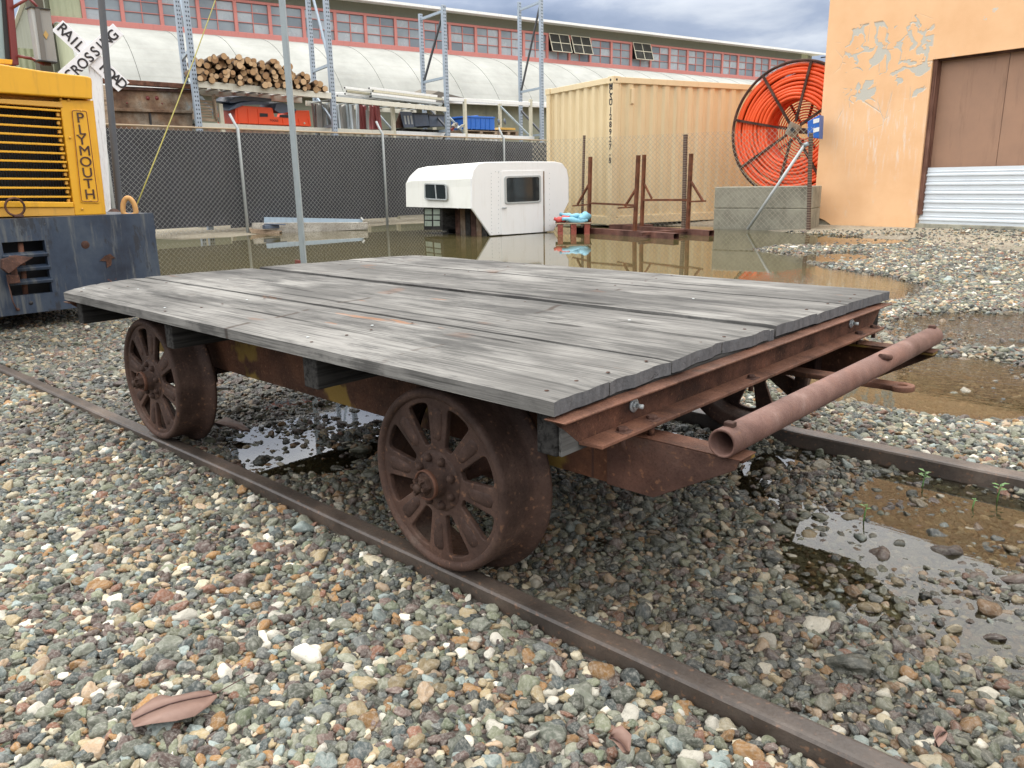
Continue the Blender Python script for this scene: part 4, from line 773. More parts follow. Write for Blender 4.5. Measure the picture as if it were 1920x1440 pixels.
wbox(bs[0]-0.05, bs[-1]+0.05, -0.119, 0.035, ZW1-0.03, ZW1+0.035, 'head_band', MAT['pink'])
MAT['dark_pane'] = glass_mat('dark_dusty_pane', (0.045, 0.045, 0.04), 0.5, 0.25)  # darker, rougher glass for the open sashes
open_bays = {15: 1, 16: 1, 19: 1}
MAT['pane'] = glass_mat('clerestory_glass', (0.27, 0.31, 0.33), 0.10, 0.9, 0.35); MAT['pane2'] = glass_mat('clerestory_glass_pale', (0.38, 0.42, 0.44), 0.14, 0.8, 0.3); MAT['pane3'] = glass_mat('clerestory_glass_dark', (0.20, 0.23, 0.25), 0.07, 0.9, 0.3)
MAT['cream'] = painted('cream_paint', (0.60, 0.57, 0.44), 0.6, 0.10, (0.2, 0.14, 0.08), 0.5, 0.18, 8)
rw = random.Random(5)
for i in range(len(bs)-1):
    a, b = bs[i], bs[i+1]; gap_row = 2 if i in open_bays else 0
    wbox(a-0.045, a+0.045, -0.10, 0.045, ZS+0.16, ZW1-0.03, 'mullion', MAT['pink'])
    rows = [ZW0, ZW0+(ZW1-ZW0)/3, ZW0+2*(ZW1-ZW0)/3, ZW1-0.03]; mid = (a+b)/2
    f = MB()
    for zz in rows[1:3]: wbox(a+0.045, b-0.045, -0.02, 0.018, zz-0.008, zz+0.008, '', None, m=f) if not (gap_row and zz == rows[2]) else None
    wbox(mid-0.010, mid+0.010, -0.018, 0.016, rows[0], rows[3] if not gap_row else rows[1], '', None, m=f)
    fr_ = f.build('window', MAT['pink']); fr_.location = (0, 0, 0); part(fr_, wh)
    for r_ in range(3):
        if gap_row and r_ > 0: continue
        for h_ in range(2):
            x0, x1 = (a+0.045, mid-0.010) if h_ == 0 else (mid+0.010, b-0.045); m = MB(); wbox(x0, x1, -0.03, -0.012+rw.uniform(-0.004, 0.004), rows[r_]+(0.011 if r_ else 0), rows[r_+1]-0.011, '', None, m=m)
            pn = m.build('pane', MAT[rw.choice(['pane', 'pane', 'pane2', 'pane3'])]); pn.parent = fr_; pn.location = -Vector(fr_.location)-Vector(wh.location)
    if gap_row:     # sash pushed out at the bottom
        m = MB(); zt = ZW1+0.03; L = 0.62; th = rad(20)
        def sw(s, t, o=0.0): return wp(s, 0.05+t*math.sin(th)*L+o, zt-t*math.cos(th)*L)
        for t in (0.0, 0.5, 1.0): m.bar(sw(a+0.06, t), sw(b-0.06, t), 0.022, 0.022)
        for s in (a+0.06, mid, b-0.06): m.bar(sw(s, 0), sw(s, 1), 0.022, 0.022)
        sh = m.build('open_sash', MAT['cream']); part(sh, wh)
        for t0, t1 in ((0.03, 0.47), (0.53, 0.97)):
            for s0, s1 in ((a+0.075, mid-0.015), (mid+0.015, b-0.075)):
                g = MB().prism([sw(s0, t0), sw(s1, t0), sw(s1, t1), sw(s0, t1)], (0, 0, 0.006)).build('pane', MAT['dark_pane']); g.parent = sh; g.location = -Vector(sh.location)-Vector(wh.location)
        part(MB().bar(sw(a+0.1, 1), wp(a+0.1, -0.02, rows[1]), 0.02, 0.02).build('sash_stay', MAT['black']), wh)
        wbox(a+0.045, b-0.045, -0.115, -0.10, rows[1], rows[3], 'dark_opening', MAT['black'])
wbox(bs[-1]-0.045, bs[-1]+0.045, -0.10, 0.045, ZS+0.16, ZW1-0.03, 'mullion', MAT['pink'])
# curved roof in strips, from sill to eave
n = N('roof_membrane'); v = n.coord(); a = n.noise(v, 0.9, 8, 0.7); zs = n.sep(v)[2]
c = n.ramp(a, [(0.3, (0.27, 0.275, 0.25)), (0.6, (0.375, 0.38, 0.35)), (0.75, (0.42, 0.425, 0.395))]); hz = n.math('FRACT', n.math('ADD', n.math('MULTIPLY', zs, 2.9), n.math('MULTIPLY', n.noise(v, 0.5, 2), 0.35)))
c = n.mix(n.smooth(n.math('ABSOLUTE', n.math('SUBTRACT', hz, 0.5)), 0.018, 0.006, 0, 0.55), c, (0.28, 0.27, 0.23)); c = n.mix(n.smooth(n.noise(n.coord((2, 2, 6)), 1.0, 6, 0.7), 0.60, 0.75, 0, 0.3), c, (0.42, 0.40, 0.34)); MAT['roof'] = n.out(c, 0.75, 0, n.bump(a, 0.2, 0.03))
OFF_E = 3.35
def roofpt(s, t):   # t 0 at the wall, 1 at the eave
    ang = t*1.05; o = OFF_E*math.sin(ang)/math.sin(1.05); z = 3.05+(ZS-0.03-3.05)*(math.cos(ang)-math.cos(1.05))/(1-math.cos(1.05)); return o, z
ss_ = list(np.arange(SL-0.0, SR, 1.18)); ss_.append(SR)
for i in range(len(ss_)-1):
    a, b = ss_[i], ss_[i+1]; P = []; F = []; K = 14
    for k in range(K+1):
        o_, z_ = roofpt(0, k/K); P += [wp(a+0.005, o_, z_+0.009), wp(a+0.06, o_, z_+0.002), wp(b-0.005, o_, z_)]
    for k in range(K):
        for j in range(2): F.append((k*3+j, k*3+j+1, (k+1)*3+j+1, (k+1)*3+j))
    m = MB().add(P, F, False); o = m.build('roof_panel', MAT['roof']); sol = o.modifiers.new('thick', 'SOLIDIFY'); sol.thickness = 0.02; sol.offset = -1; part(o, wh)
o_, z_ = roofpt(0, 1); wbox(SL, SR, o_-0.02, o_+0.10, z_-0.13, z_+0.015, 'gutter', MAT['white'], 0.01)
wbox(SL, SR, -0.11, OFF_E-0.22, 0, z_-0.06, 'lower_wall', MAT['olive'])
m = MB()
for s in (SL+0.02,):
    P = [wp(s, 0, 3.0)]+[wp(s, *roofpt(0, k/14)) for k in range(15)]; P[0] = wp(s, 0, 0); P.append(wp(s, OFF_E-0.2, 0)); m.prism(P, Vector((WD[0], WD[1], 0))*0.04)
part(m.build('gable', MAT['pale_green']), wh)
part(MB().bar(wp(SL-0.35, 0.3, 0), wp(SL-0.35, 0.3, 7.5), 0.28, 0.28).build('corner_post', painted('dark_brown_post', (0.075, 0.065, 0.045), 0.8)), wh)
part(MB().tube([wp(SR+0.3, 0.45, ZE-0.15), wp(SR+0.55, 0.6, ZE-0.12), wp(SR+1.5, 0.6, ZE-0.25)], 0.03, 6).build('service_cable', MAT['black']), wh)
# low green shed further left
q = atD(62, 130, 24); tag(MB().span((q[0]-3, q[1]-0.5, 0), (q[0]+0.1, q[1]+0.9, atD(62, 93, 24)[2])).build('low_shed', MAT['pale_green']), 'low pale green shed seen behind the locomotive mirror', 'shed')

# ------------------------------------------------------------------ pallet racks behind the fence
n = N('perforated_blue_grey_steel'); v = n.coord(); xyz = n.sep(v); a = n.noise(v, 5, 6, 0.6)
c = n.mix(a, (0.25, 0.31, 0.38), (0.40, 0.46, 0.52)); fz = n.math('ABSOLUTE', n.math('SUBTRACT', n.math('FRACT', n.math('MULTIPLY', xyz[2], 13.3)), 0.5)); hm_ = n.smooth(fz, 0.24, 0.18)
fy = n.math('ABSOLUTE', n.math('SUBTRACT', n.math('ABSOLUTE', xyz[1]), 0.022)); hy = n.smooth(fy, 0.0125, 0.009); c = n.mix(n.math('MULTIPLY', hm_, hy), c, (0.02, 0.022, 0.03)); MAT['perf'] = n.out(c, 0.45, 0.1)
MAT['beam_cream'] = painted('pale_cream_beam', (0.66, 0.64, 0.54), 0.5, 0.08, (0.30, 0.24, 0.16), 0.35, 0.04, 6); MAT['blue_steel'] = steel_grey('blue_grey_steel', (0.33, 0.40, 0.47), 0.45); MAT['dark_steel'] = steel_grey('dark_brace_steel', (0.06, 0.065, 0.075), 0.5)
XF, XR_ = -14.6, -15.7
rack = empty('pallet_rack', (XF, 10.3, 0), label='tall blue grey pallet rack with four perforated upright frames behind the fence', cat='storage rack')
fpx = [(360, 120, -40, 344, -40), (619, 120, -40, 586, -30), (835, 120, 10, 792, 27), (1015, 120, -6, 975, 4)]
fy_list = []
for k, (x, y, top, xrr, topr) in enumerate(fpx):
    yf = atX(x, y, XF)[1]; yr = atX(xrr, y, XR_)[1]; zf = atX(x, top, XF)[2]; zr = atX(xrr, topr, XR_)[2]
    if k == 1: zr = zf = 5.5
    if k == 0: zf = zr = 5.4
    fy_list.append(yf)
    for (X, Y, Zt, wd) in ((XF, yf, zf, 0.11), (XR_, yr, zr, 0.095)):
        o = MB().span((-0.035, -wd/2, 0), (0.035, wd/2, Zt)).build('upright_post', MAT['perf'], bevel=0.006); o.location = (X, Y, 0); part(o, rack)
    zz = 1.0; up = True; levels = [1.25, 2.05, 3.05, 3.25, 4.65]
    def fp(t, z): return (XF+(XR_-XF)*t, yf+(yr-yf)*t, z)
    top_ = min(zf, zr)-0.12
    for z in (2.05, 3.25, top_): part(MB().bar(fp(0.03, z-0.0), fp(0.97, z), 0.045, 0.055).build('brace', MAT['blue_steel']), rack)
    for (z0, z1, t0, t1) in ((3.25, top_-0.05, 0.97, 0.03) if k >= 2 else (3.3, top_-0.1, 0.03, 0.97), (2.1, 2.75, 0.03, 0.97), (1.2, 2.0, 0.97, 0.03)):
        part(MB().bar(fp(t0, z0), fp(t1, z1), 0.04, 0.045).build('brace', MAT['dark_steel'] if k in (2, 3) else MAT['blue_steel']), rack)
def beam(p0, p1, w, h, mat, root, nm='beam'): return part(MB().bar(p0, p1, w, h).build(nm, mat, bevel=0.004), root)
ya, yb, yc, yd = fy_list
for X in (XF+0.01, XR_+0.02): beam((X, ya+0.06, 2.665), (X, yb-0.05, 2.635), 0.05, 0.12, MAT['beam_cream'], rack); beam((X, yb+0.06, 2.575), (X, yc-0.05, 2.525), 0.05, 0.10, MAT['beam_cream'], rack)
for k in range(10):
    y = ya+0.2+k*(yb-ya-0.4)/9; beam((XF, y, 2.69), (XR_, y, 2.68), 0.09, 0.02, MAT['timber_x'], rack, 'shelf_board')
    y = yb+0.2+k*(yc-yb-0.4)/9; beam((XF, y, 2.60), (XR_, y, 2.58), 0.07, 0.02, MAT['galv_light'], rack, 'shelf_board')
# cream rack with the lower shelf
cr_ = empty('pallet_rack', (-14.9, 12.5, 0), label='cream pallet rack with low shelf beams carrying the coloured bins', cat='storage rack')
XC1, XC2 = -14.95, -16.1
cposts = []
for x in (415, 737, 872, 995):
    y = atX(x, 220, XC1)[1]; cposts.append(y); zt = atX(x, 186 if x > 800 else (195 if x == 415 else 200), XC1)[2]
    for X in (XC1, XC2): o = MB().span((-0.035, -0.04, 0), (0.035, 0.04, zt)).build('upright_post', MAT['cream'], bevel=0.005); o.location = (X, y, 0); part(o, cr_)
    part(MB().bar((XC1, y, 2.0), (XC2, y, 2.9), 0.04, 0.04).build('brace', MAT['galv']), cr_)
yl0 = atX(372, 230, XC1)[1]
for X in (XC1+0.02, XC2): 
    beam((X, yl0, 1.965), (X, cposts[1]-0.04, 1.965), 0.05, 0.10, MAT['beam_cream'], cr_); beam((X, cposts[1]+0.04, 1.965), (X, cposts[2]-0.04, 1.965), 0.05, 0.10, MAT['white'], cr_); beam((X, cposts[2]+0.04, 1.965), (X, cposts[3]+0.1, 1.965), 0.05, 0.10, MAT['white'], cr_)
beam((XC1, atX(830, 190, XC1)[1], atX(830, 185, XC1)[2]), (XC1, atX(1020, 195, XC1)[1], atX(1010, 196, XC1)[2]), 0.05, 0.085, MAT['white'], cr_)
SH = 2.02
for k in range(46):
    y = yl0+0.1+k*(cposts[3]-yl0)/46; beam((XC1, y, SH-0.012), (XC2, y, SH-0.012), 0.08, 0.012, MAT['timber'], cr_, 'shelf_slat')

# logs on the upper shelf
n = N('log_bark'); v = n.coord(); MAT['bark'] = n.out(n.ramp(n.noise(n.coord((1, 6, 6)), 6, 6, 0.7), [(0.3, (0.07, 0.045, 0.03)), (0.55, (0.15, 0.10, 0.065)), (0.75, (0.26, 0.19, 0.13))]), 0.9)
n = N('log_end'); v = n.coord(); rings = n.node('ShaderNodeTexWave', {'Vector': v, 'Scale': 14, 'Distortion': 3.0, 'Detail': 2}, wave_type='RINGS', rings_direction='X').outputs['Fac']; oi = n.node('ShaderNodeObjectInfo').outputs['Random']
c = n.ramp(oi, [(0.0, (0.24, 0.13, 0.06)), (0.3, (0.42, 0.25, 0.12)), (0.6, (0.55, 0.36, 0.19)), (1.0, (0.66, 0.46, 0.27))]); c = n.mix(n.math('MULTIPLY', rings, 0.35), c, (0.22, 0.12, 0.06)); c = n.mix(n.smooth(n.noise(v, 9, 5, 0.6), 0.5, 0.7, 0, 0.5), c, (0.16, 0.10, 0.06)); MAT['log_end'] = n.out(c, 0.85)
def log_proto(seed):
    rs = random.Random(seed); m = MB(); K = 14; rr = [1+rs.uniform(-0.08, 0.08) for _ in range(K)]; P = []; L = 0.9
    for i, x in enumerate((0.45, 0.44, 0.15, -0.15, -0.45)):
        dx = rs.uniform(-0.03, 0.03) if 1 < i else 0; dy = rs.uniform(-0.04, 0.04) if 1 < i else 0
        for k in range(K): a = 2*math.pi*k/K; q = rr[k]*(0.96 if i == 0 else 1+rs.uniform(-0.05, 0.05)); P.append((x, dx+q*math.cos(a), dy+q*math.sin(a)))
    F = [(i*K+k, i*K+(k+1) % K, (i+1)*K+(k+1) % K, (i+1)*K+k) for i in range(4) for k in range(K)]
    return MB().add(P, F, True).mesh('bark'), MB().add([(0.4505, 0.94*rr[k]*math.cos(2*math.pi*k/K), 0.94*rr[k]*math.sin(2*math.pi*k/K)) for k in range(K)], [tuple(range(K))]).mesh('cut_end')
protos = [log_proto(i) for i in range(5)]
for a, b in protos: a.materials.append(MAT['bark']); b.materials.append(MAT['log_end'])
# outline of the pile: height against y
def pile_top(y): u = (y-ya)/(yb-ya); return float(np.interp(u, [0.0, 0.1, 0.3, 0.5, 0.62, 0.75, 0.85, 0.93, 1.0], [3.14, 3.16, 3.27, 3.22, 3.20, 3.10, 3.00, 2.90, 2.80]))
rl = random.Random(11); zbase = 2.70; row = 0; z = zbase+0.05; cnt = 0
while z < 3.25:
    y = ya+0.22+(0.06 if row % 2 else 0)
    while y < yb+0.02:
        r = rl.uniform(0.040, 0.066)
        if z+r*0.6 < pile_top(y):
            a, b = protos[rl.randrange(5)]; x = -14.98+rl.uniform(-0.12, 0.16)
            t = empty('log', (x, y, z+rl.uniform(-0.012, 0.02)), label='short bark covered log with a pale cut end, in the pile on the top shelf', cat='log', group='logs piled on the top shelf')
            t.rotation_euler = (rl.uniform(0, 6.28), rl.uniform(-0.05, 0.05), -0.33+rl.uniform(-0.10, 0.10)); t.scale = (1, r, r); link_mesh('bark', a, None, t); link_mesh('cut_end', b, None, t); cnt += 1
        y += r*1.72+0.012
    z += 0.082; row += 1
print('logs', cnt)

# ------------------------------------------------------------------ things on the shelves
def on_plane(pxs, X): return [atX(x, y, X) for x, y in pxs]
MAT['orange_plastic'] = painted('orange_red_plastic', (0.85, 0.085, 0.02), 0.4, 0.06, dirt_amt=0.1); MAT['blue_plastic'] = painted('blue_plastic', (0.02, 0.13, 0.50), 0.4, 0.12, (0.1, 0.25, 0.5), 0.4)
MAT['lid'] = painted('slate_grey_plastic', (0.085, 0.115, 0.165), 0.45, 0.25, dirt_amt=0.2); MAT['dark_metal'] = painted('dark_blue_grey_metal', (0.09, 0.115, 0.16), 0.5, 0.35, (0.2, 0.2, 0.2), 0.6, 0.1, 5)
XG = -15.0
def bin_box(name, pxs, X, depth, mat, label, cat, slots=(), txt=None):
    P = on_plane(pxs, X); c = sum((Vector(p) for p in P), Vector())/len(P); r = empty(name, (X, c.y, min(p[2] for p in P)), label=label, cat=cat)
    part(MB().prism(P, (-depth, 0, 0)).build('body', mat, bevel=0.012), r)
    top = max(p[2] for p in P); ys_ = [p[1] for p in P]; return r, min(ys_), max(ys_), min(p[2] for p in P), top
r, y0, y1, z0, z1 = bin_box('plastic_bin', [(441, 197), (511, 202), (515, 219), (551, 221), (555, 207), (580, 207), (584, 237), (441, 231)], XG, 0.7, MAT['orange_plastic'], 'long orange red plastic bin on the low shelf under the logs', 'plastic bin')
for (a, b) in (((487, 212), (502, 219)),): 
    q = [atX(*p, XG+0.003) for p in ((a[0], a[1]), (b[0], a[1]+1), (b[0], b[1]), (a[0], b[1]))]; part(MB().prism(q, (0.004, 0, 0)).build('hand_slot', MAT['black']), r)
q = [atX(*p, XG+0.003) for p in ((524, 215), (541, 216), (541, 221), (524, 220))]; part(MB().prism(q, (0.004, 0, 0)).build('hand_slot', MAT['black']), r)
for xx in (446, 465, 484, 530, 560, 578): p0, p1 = atX(xx, 204 if xx < 515 else 222, XG+0.006), atX(xx+2, 233, XG+0.006); part(MB().bar(p0, p1, 0.012, 0.02).build('rib', MAT['orange_plastic']), r)
me_ = text_mesh('TOOLS', 0.06, 0.001, 0.001); me_.transform(basis(XA, YA, ZA, (0, 0, 0))); o = link_mesh('letter', me_, MAT['brown_red']); o.location = atX(514, 226, XG+0.006); part(o, r); o.name = 'lettering'
part(MB().lathe([(0.0001, 0.003), (0.02, 0.003), (0.02, 0)], atX(571, 231, XG+0.003), (1, 0, 0), 12).build('badge', MAT['cream']), r)
for k, (pxs, off, lab) in enumerate([([(428, 191), (440, 183), (470, 181), (510, 185), (508, 191), (455, 190), (434, 194)], 0.02, 'slate grey lid lying topmost on the orange red bin'), ([(425, 207), (447, 193), (475, 189), (505, 192), (504, 196), (458, 197), (430, 208)], 0.06, 'blue grey lid with its corner hanging over the left edge of the orange red bin'),
                                     ([(515, 206), (518, 194), (530, 192), (555, 204), (556, 208), (525, 213)], 0.05, 'small tilted grey lid beside the steel pole on the orange red bin')]):
    tag(MB().prism(on_plane(pxs, XG+off), (-0.6, 0, 0.06)).build('bin_lid', MAT['lid'], bevel=0.008), lab, 'bin lid')
# blue bin
r, y0, y1, z0, z1 = bin_box('plastic_bin', [(876, 218), (896, 216), (898, 218), (927, 220), (928, 244), (876, 242)], XG, 0.6, MAT['blue_plastic'], 'bright blue plastic bin on a pallet, next to the cream rack post', 'plastic bin')
part(MB().prism(on_plane([(874, 217), (928, 219), (929, 222), (874, 220)], XG+0.02), (-0.65, 0, 0)).build('rim', MAT['blue_plastic'], bevel=0.004), r)
for xx in (884, 893, 902, 911, 919): part(MB().bar(atX(xx, 222, XG+0.008), atX(xx, 243, XG+0.008), 0.01, 0.02).build('rib', MAT['blue_plastic']), r)
def pallet(name, X, yA, yB, z, depth, mat, label, blocks=3, blockm=None, h=0.10):
    r = empty(name, (X, (yA+yB)/2, z), label=label, cat='pallet')
    for k in range(7): t = X-0.04-k*(depth-0.08)/6; part(MB().span((t-0.045, yA, z+h), (t+0.045, yB, z+h+0.018)).build('deck_board', mat, bevel=0.002), r)
    for k in range(blocks): y = yA+0.06+k*(yB-yA-0.12)/(blocks-1); part(MB().span((X-depth, y-0.05, z+0.018), (X, y+0.05, z+h)).build('stringer', blockm or mat, bevel=0.003), r)
    for t in (X-0.05, X-depth/2, X-depth+0.05): part(MB().span((t-0.045, yA, z), (t+0.045, yB, z+0.017)).build('base_board', mat), r)
    return r
pallet('pallet', XG+0.02, atX(870, 245, XG)[1], atX(932, 245, XG)[1], SH-0.002, 0.8, MAT['pallet'], 'wooden pallet under the bright blue bin', h=0.075)
pallet('pallet', XG, atX(936, 245, XG)[1], atX(972, 245, XG)[1], SH-0.002, 0.8, MAT['pallet'], 'wooden pallet with yellow boards, right of the blue bin', h=0.10)
tag(MB().prism(on_plane([(938, 239), (966, 240), (967, 244), (936, 243)], XG), (-0.7, 0, 0)).build('board_stack', painted('yellow_board', (0.55, 0.33, 0.07), 0.6), bevel=0.004), 'flat yellow boards lying on the pallet right of the blue bin', 'boards')
for (xx, yy, lab) in ((934, 229, 'grey metal disc leaning upright, nearer the blue bin'), (945, 228, 'grey metal disc leaning upright, further from the blue bin')): P = atX(xx, yy, XG-0.3); tag(MB().lathe([(0.0001, 0.0), (0.03, 0.0), (0.03, 0.01), (0.075, 0.01), (0.08, 0.02), (0.08, 0.03), (0.0001, 0.03)], P, (0.8, 0.4, 0.1), 20).build('metal_disc', MAT['dark_metal']), lab, 'disc')
# machine guards on the shelf
P = [(742, 240), (752, 208), (786, 211), (793, 238)]
g = empty('machine_guard', (XG, atX(768, 240, XG)[1], SH), label='slate blue sheet metal guard with pale vents on the low shelf', cat='machine guard')
part(MB().prism(on_plane([(751, 209), (772, 210), (777, 239), (758, 239)], XG), (-0.03, 0, 0)).build('vented_panel', MAT['dark_metal'], bevel=0.004), g)
for k in range(3): x = 757+k*6; part(MB().prism(on_plane([(x, 217), (x+3, 217), (x+5.5, 233), (x+2.5, 233)], XG+0.004), (0.003, 0, 0)).build('vent', MAT['galv_light']), g)
part(MB().prism(on_plane([(751, 209), (741, 236), (744, 240), (757, 240)], XG-0.1), (-0.03, 0, 0)).build('side_panel', MAT['rust']), g)
for (pxs, lab) in (([(775, 212), (802, 213), (806, 236), (779, 238)], 'dark blue grey metal box just right of the vented guard'), ([(804, 215), (833, 216), (833, 237), (806, 238)], 'second dark metal box of the low shelf, behind the third upright')):
    r, *_ = bin_box('metal_box', pxs, XG-0.05, 0.5, MAT['dark_metal'], lab, 'metal box'); part(MB().prism(on_plane([(pxs[0][0]-1, pxs[0][1]-1), (pxs[1][0]+1, pxs[1][1]-1), (pxs[1][0]+1, pxs[1][1]+2), (pxs[0][0]-1, pxs[0][1]+2)], XG-0.04), (-0.52, 0, 0)).build('lid', MAT['black']), r)
pallet('pallet', XG+0.01, atX(752, 245, XG)[1], atX(832, 245, XG)[1], SH-0.002, 0.8, MAT['timber'], 'dark wooden pallet under the slate blue guard and metal boxes', h=0.05)
for (xx, yy, s, mt, lab) in ((852, 236, 0.07, 'timber_x', 'pale rounded scrap block beside the third upright'), (861, 240, 0.055, 'galv_light', 'grey metal fitting in the scrap left of the blue bin'), (847, 243, 0.05, 'pallet_red', 'reddish block in the scrap left of the blue bin'), (868, 236, 0.05, 'cream', 'cream casting leaning on the cream rack post')):
    P = atX(xx, yy, XG); tag(MB().box(P, (s*1.6, s*1.5, s*1.3), Matrix.Rotation(rl.uniform(0, 1), 3, 'X')).lathe([(s*0.3, 0), (s*0.55, 0), (s*0.55, s*0.4), (s*0.3, s*0.4)], P+np.array([s, 0, s*0.5]), (1, 0, 0.2), 14).build('scrap_piece', MAT[mt], bevel=0.008), lab, 'scrap metal')
# sheets and profiles leaning together
rl = random.Random(21); MAT['sheet'] = painted('pale_blue_grey_sheet', (0.55, 0.62, 0.66), 0.5, 0.15, (0.2, 0.22, 0.24), 0.4); MAT['maroon'] = painted('maroon_sheet', (0.30, 0.08, 0.08), 0.55, 0.2)
x = 591.0
while x < 716:
    w = rl.uniform(2.0, 6.5); is_m = x > 672; col = MAT['maroon'] if is_m and rl.random() < 0.7 else (MAT['sheet'] if rl.random() < 0.75 else MAT['mirror_grey']); lean = rl.uniform(1, 7)
    if x < 625 and rl.random() < 0.6: col = MAT['mirror_grey']
    q = on_plane([(x-lean, 194+(x-590)*0.03+rl.uniform(-2, 4)), (x-lean+w*0.9, 194+(x-590)*0.03), (x+w*0.9, 241+(x-590)*0.02), (x, 240+(x-590)*0.02)], XG-rl.uniform(0.0, 0.25))
    lab, grp = ('narrow maroon profile leaning among others on the low shelf', 'maroon profiles leaning on the shelf') if col is MAT['maroon'] else (('pale blue grey sheet leaning among others on the low shelf', 'blue grey sheets leaning on the shelf') if col is MAT['sheet'] else ('grey metal strip leaning among others on the low shelf', 'grey strips leaning on the shelf'))
    tag(MB().prism(q, (-0.05, 0, 0)).build('sheet' if col is not MAT['maroon'] else 'profile', col), lab, 'metal sheet', grp); x += w+rl.uniform(-0.5, 1.2)
# pale tubes lying on the upper shelf of the second bay
for k in range(11):
    yA = atX(rl.uniform(690, 705) if k < 7 else rl.uniform(640, 660), 175, XF-0.1)[1]; yB = atX(rl.uniform(800, 830), 190, XF-0.1)[1] if k < 7 else yA+1.5; z = 2.63+0.055*(k % 4)+(0.02 if k < 7 else 0); X = XF-0.08-0.10*(k//4)
    m = MB(); c_ = [(X, yA, z+0.05), (X, yB, z)]; m.bar(c_[0], c_[1], 0.06, 0.05); o = m.build('tube_profile', MAT[['galv_light', 'white', 'cream', 'white'][k % 4]], bevel=0.004)
    part_end = MB().bar((X, yA-0.002, z+0.05), (X, yA+0.001, z+0.05), 0.044, 0.034).build('open_end', MAT['black']); part_end.parent = o
    tag(o, 'pale square tube lying with others on the upper shelf of the second bay', 'metal tube', 'pale tubes on the upper shelf')
tag(MB().prism(on_plane([(800, 186), (806, 178), (822, 171), (833, 174), (880, 186), (840, 190)], XF-1.3), (-0.7, 0, 0.1)).build('tarpaulin', painted('brown_grey_tarp', (0.16, 0.14, 0.11), 0.9, 0.2)), 'crumpled brown grey tarpaulin on top, just behind the third upright', 'tarpaulin')
# rusty steel bin at the left, and the timber stack beside it
MAT['bin_rust'] = rust_mat('old_painted_rusty_steel', (0.10, 0.055, 0.035), (0.19, 0.13, 0.085), (0.26, 0.22, 0.17), (0.25, 0.31, 0.33), 0.75, 2.2)
XBn = -14.9; bn = empty('steel_skip', (XBn, 5.9, 1.0), label='big rusty steel skip with patchy pale blue paint behind the fence', cat='skip')
fb = lambda x, y, o=0: atX(x, y, XBn+o)
part(MB().prism([fb(196, 160), (fb(361, 168)), fb(361, 250), fb(196, 245)], (-0.9, 0, 0)).build('body', MAT['bin_rust']), bn)
part(MB().bar(fb(186, 151, 0.05), fb(364, 163, 0.05), 0.10, 0.085).build('rim', MAT['rust_orange'], bevel=0.01), bn)
part(MB().bar(fb(198, 205, 0.03), fb(361, 210, 0.03), 0.06, 0.05).build('rib', MAT['bin_rust'], bevel=0.008), bn); part(MB().bar(fb(196, 164, 0.02), fb(361, 171, 0.02), 0.05, 0.05).build('rib', MAT['rust']), bn)
part(MB().bar(fb(192, 160, 0.04), fb(198, 236, 0.04), 0.11, 0.08, (0, 1, 0)).build('corner_post', MAT['pallet'], bevel=0.01), bn)
part(MB().bar(fb(281, 212, 0.015), fb(283, 236, 0.015), 0.03, 0.03).build('seam', MAT['black']), bn)
for p in ((277, 184), (294, 184), (238, 193), (304, 194)): part(MB().lathe([(0.0001, 0.004), (0.035 if p[1] < 190 else 0.014, 0.004), (0.035 if p[1] < 190 else 0.014, 0)], fb(*p, 0.001), (1, 0, 0), 14).build('hole', MAT['brown_red']), bn)
ts = empty('timber_crate', (XG, atX(388, 220, XG)[1], SH), label='slatted timber crate with one upright board on the low shelf', cat='crate')
for k in range(7): yy = 190+k*5.6; part(MB().bar(atX(374, yy-1, XG), atX(397, yy+1, XG), 0.05, 0.035).build('slat', MAT['pallet'], bevel=0.003), ts)
part(MB().bar(atX(400, 177, XG+0.04), atX(405, 226, XG+0.04), 0.10, 0.03, (0, 1, 0)).build('upright_board', MAT['pallet'], bevel=0.003), ts); part(MB().bar(atX(373, 224, XG+0.02), atX(408, 226, XG+0.02), 0.05, 0.05).build('base_board', MAT['pallet']), ts)

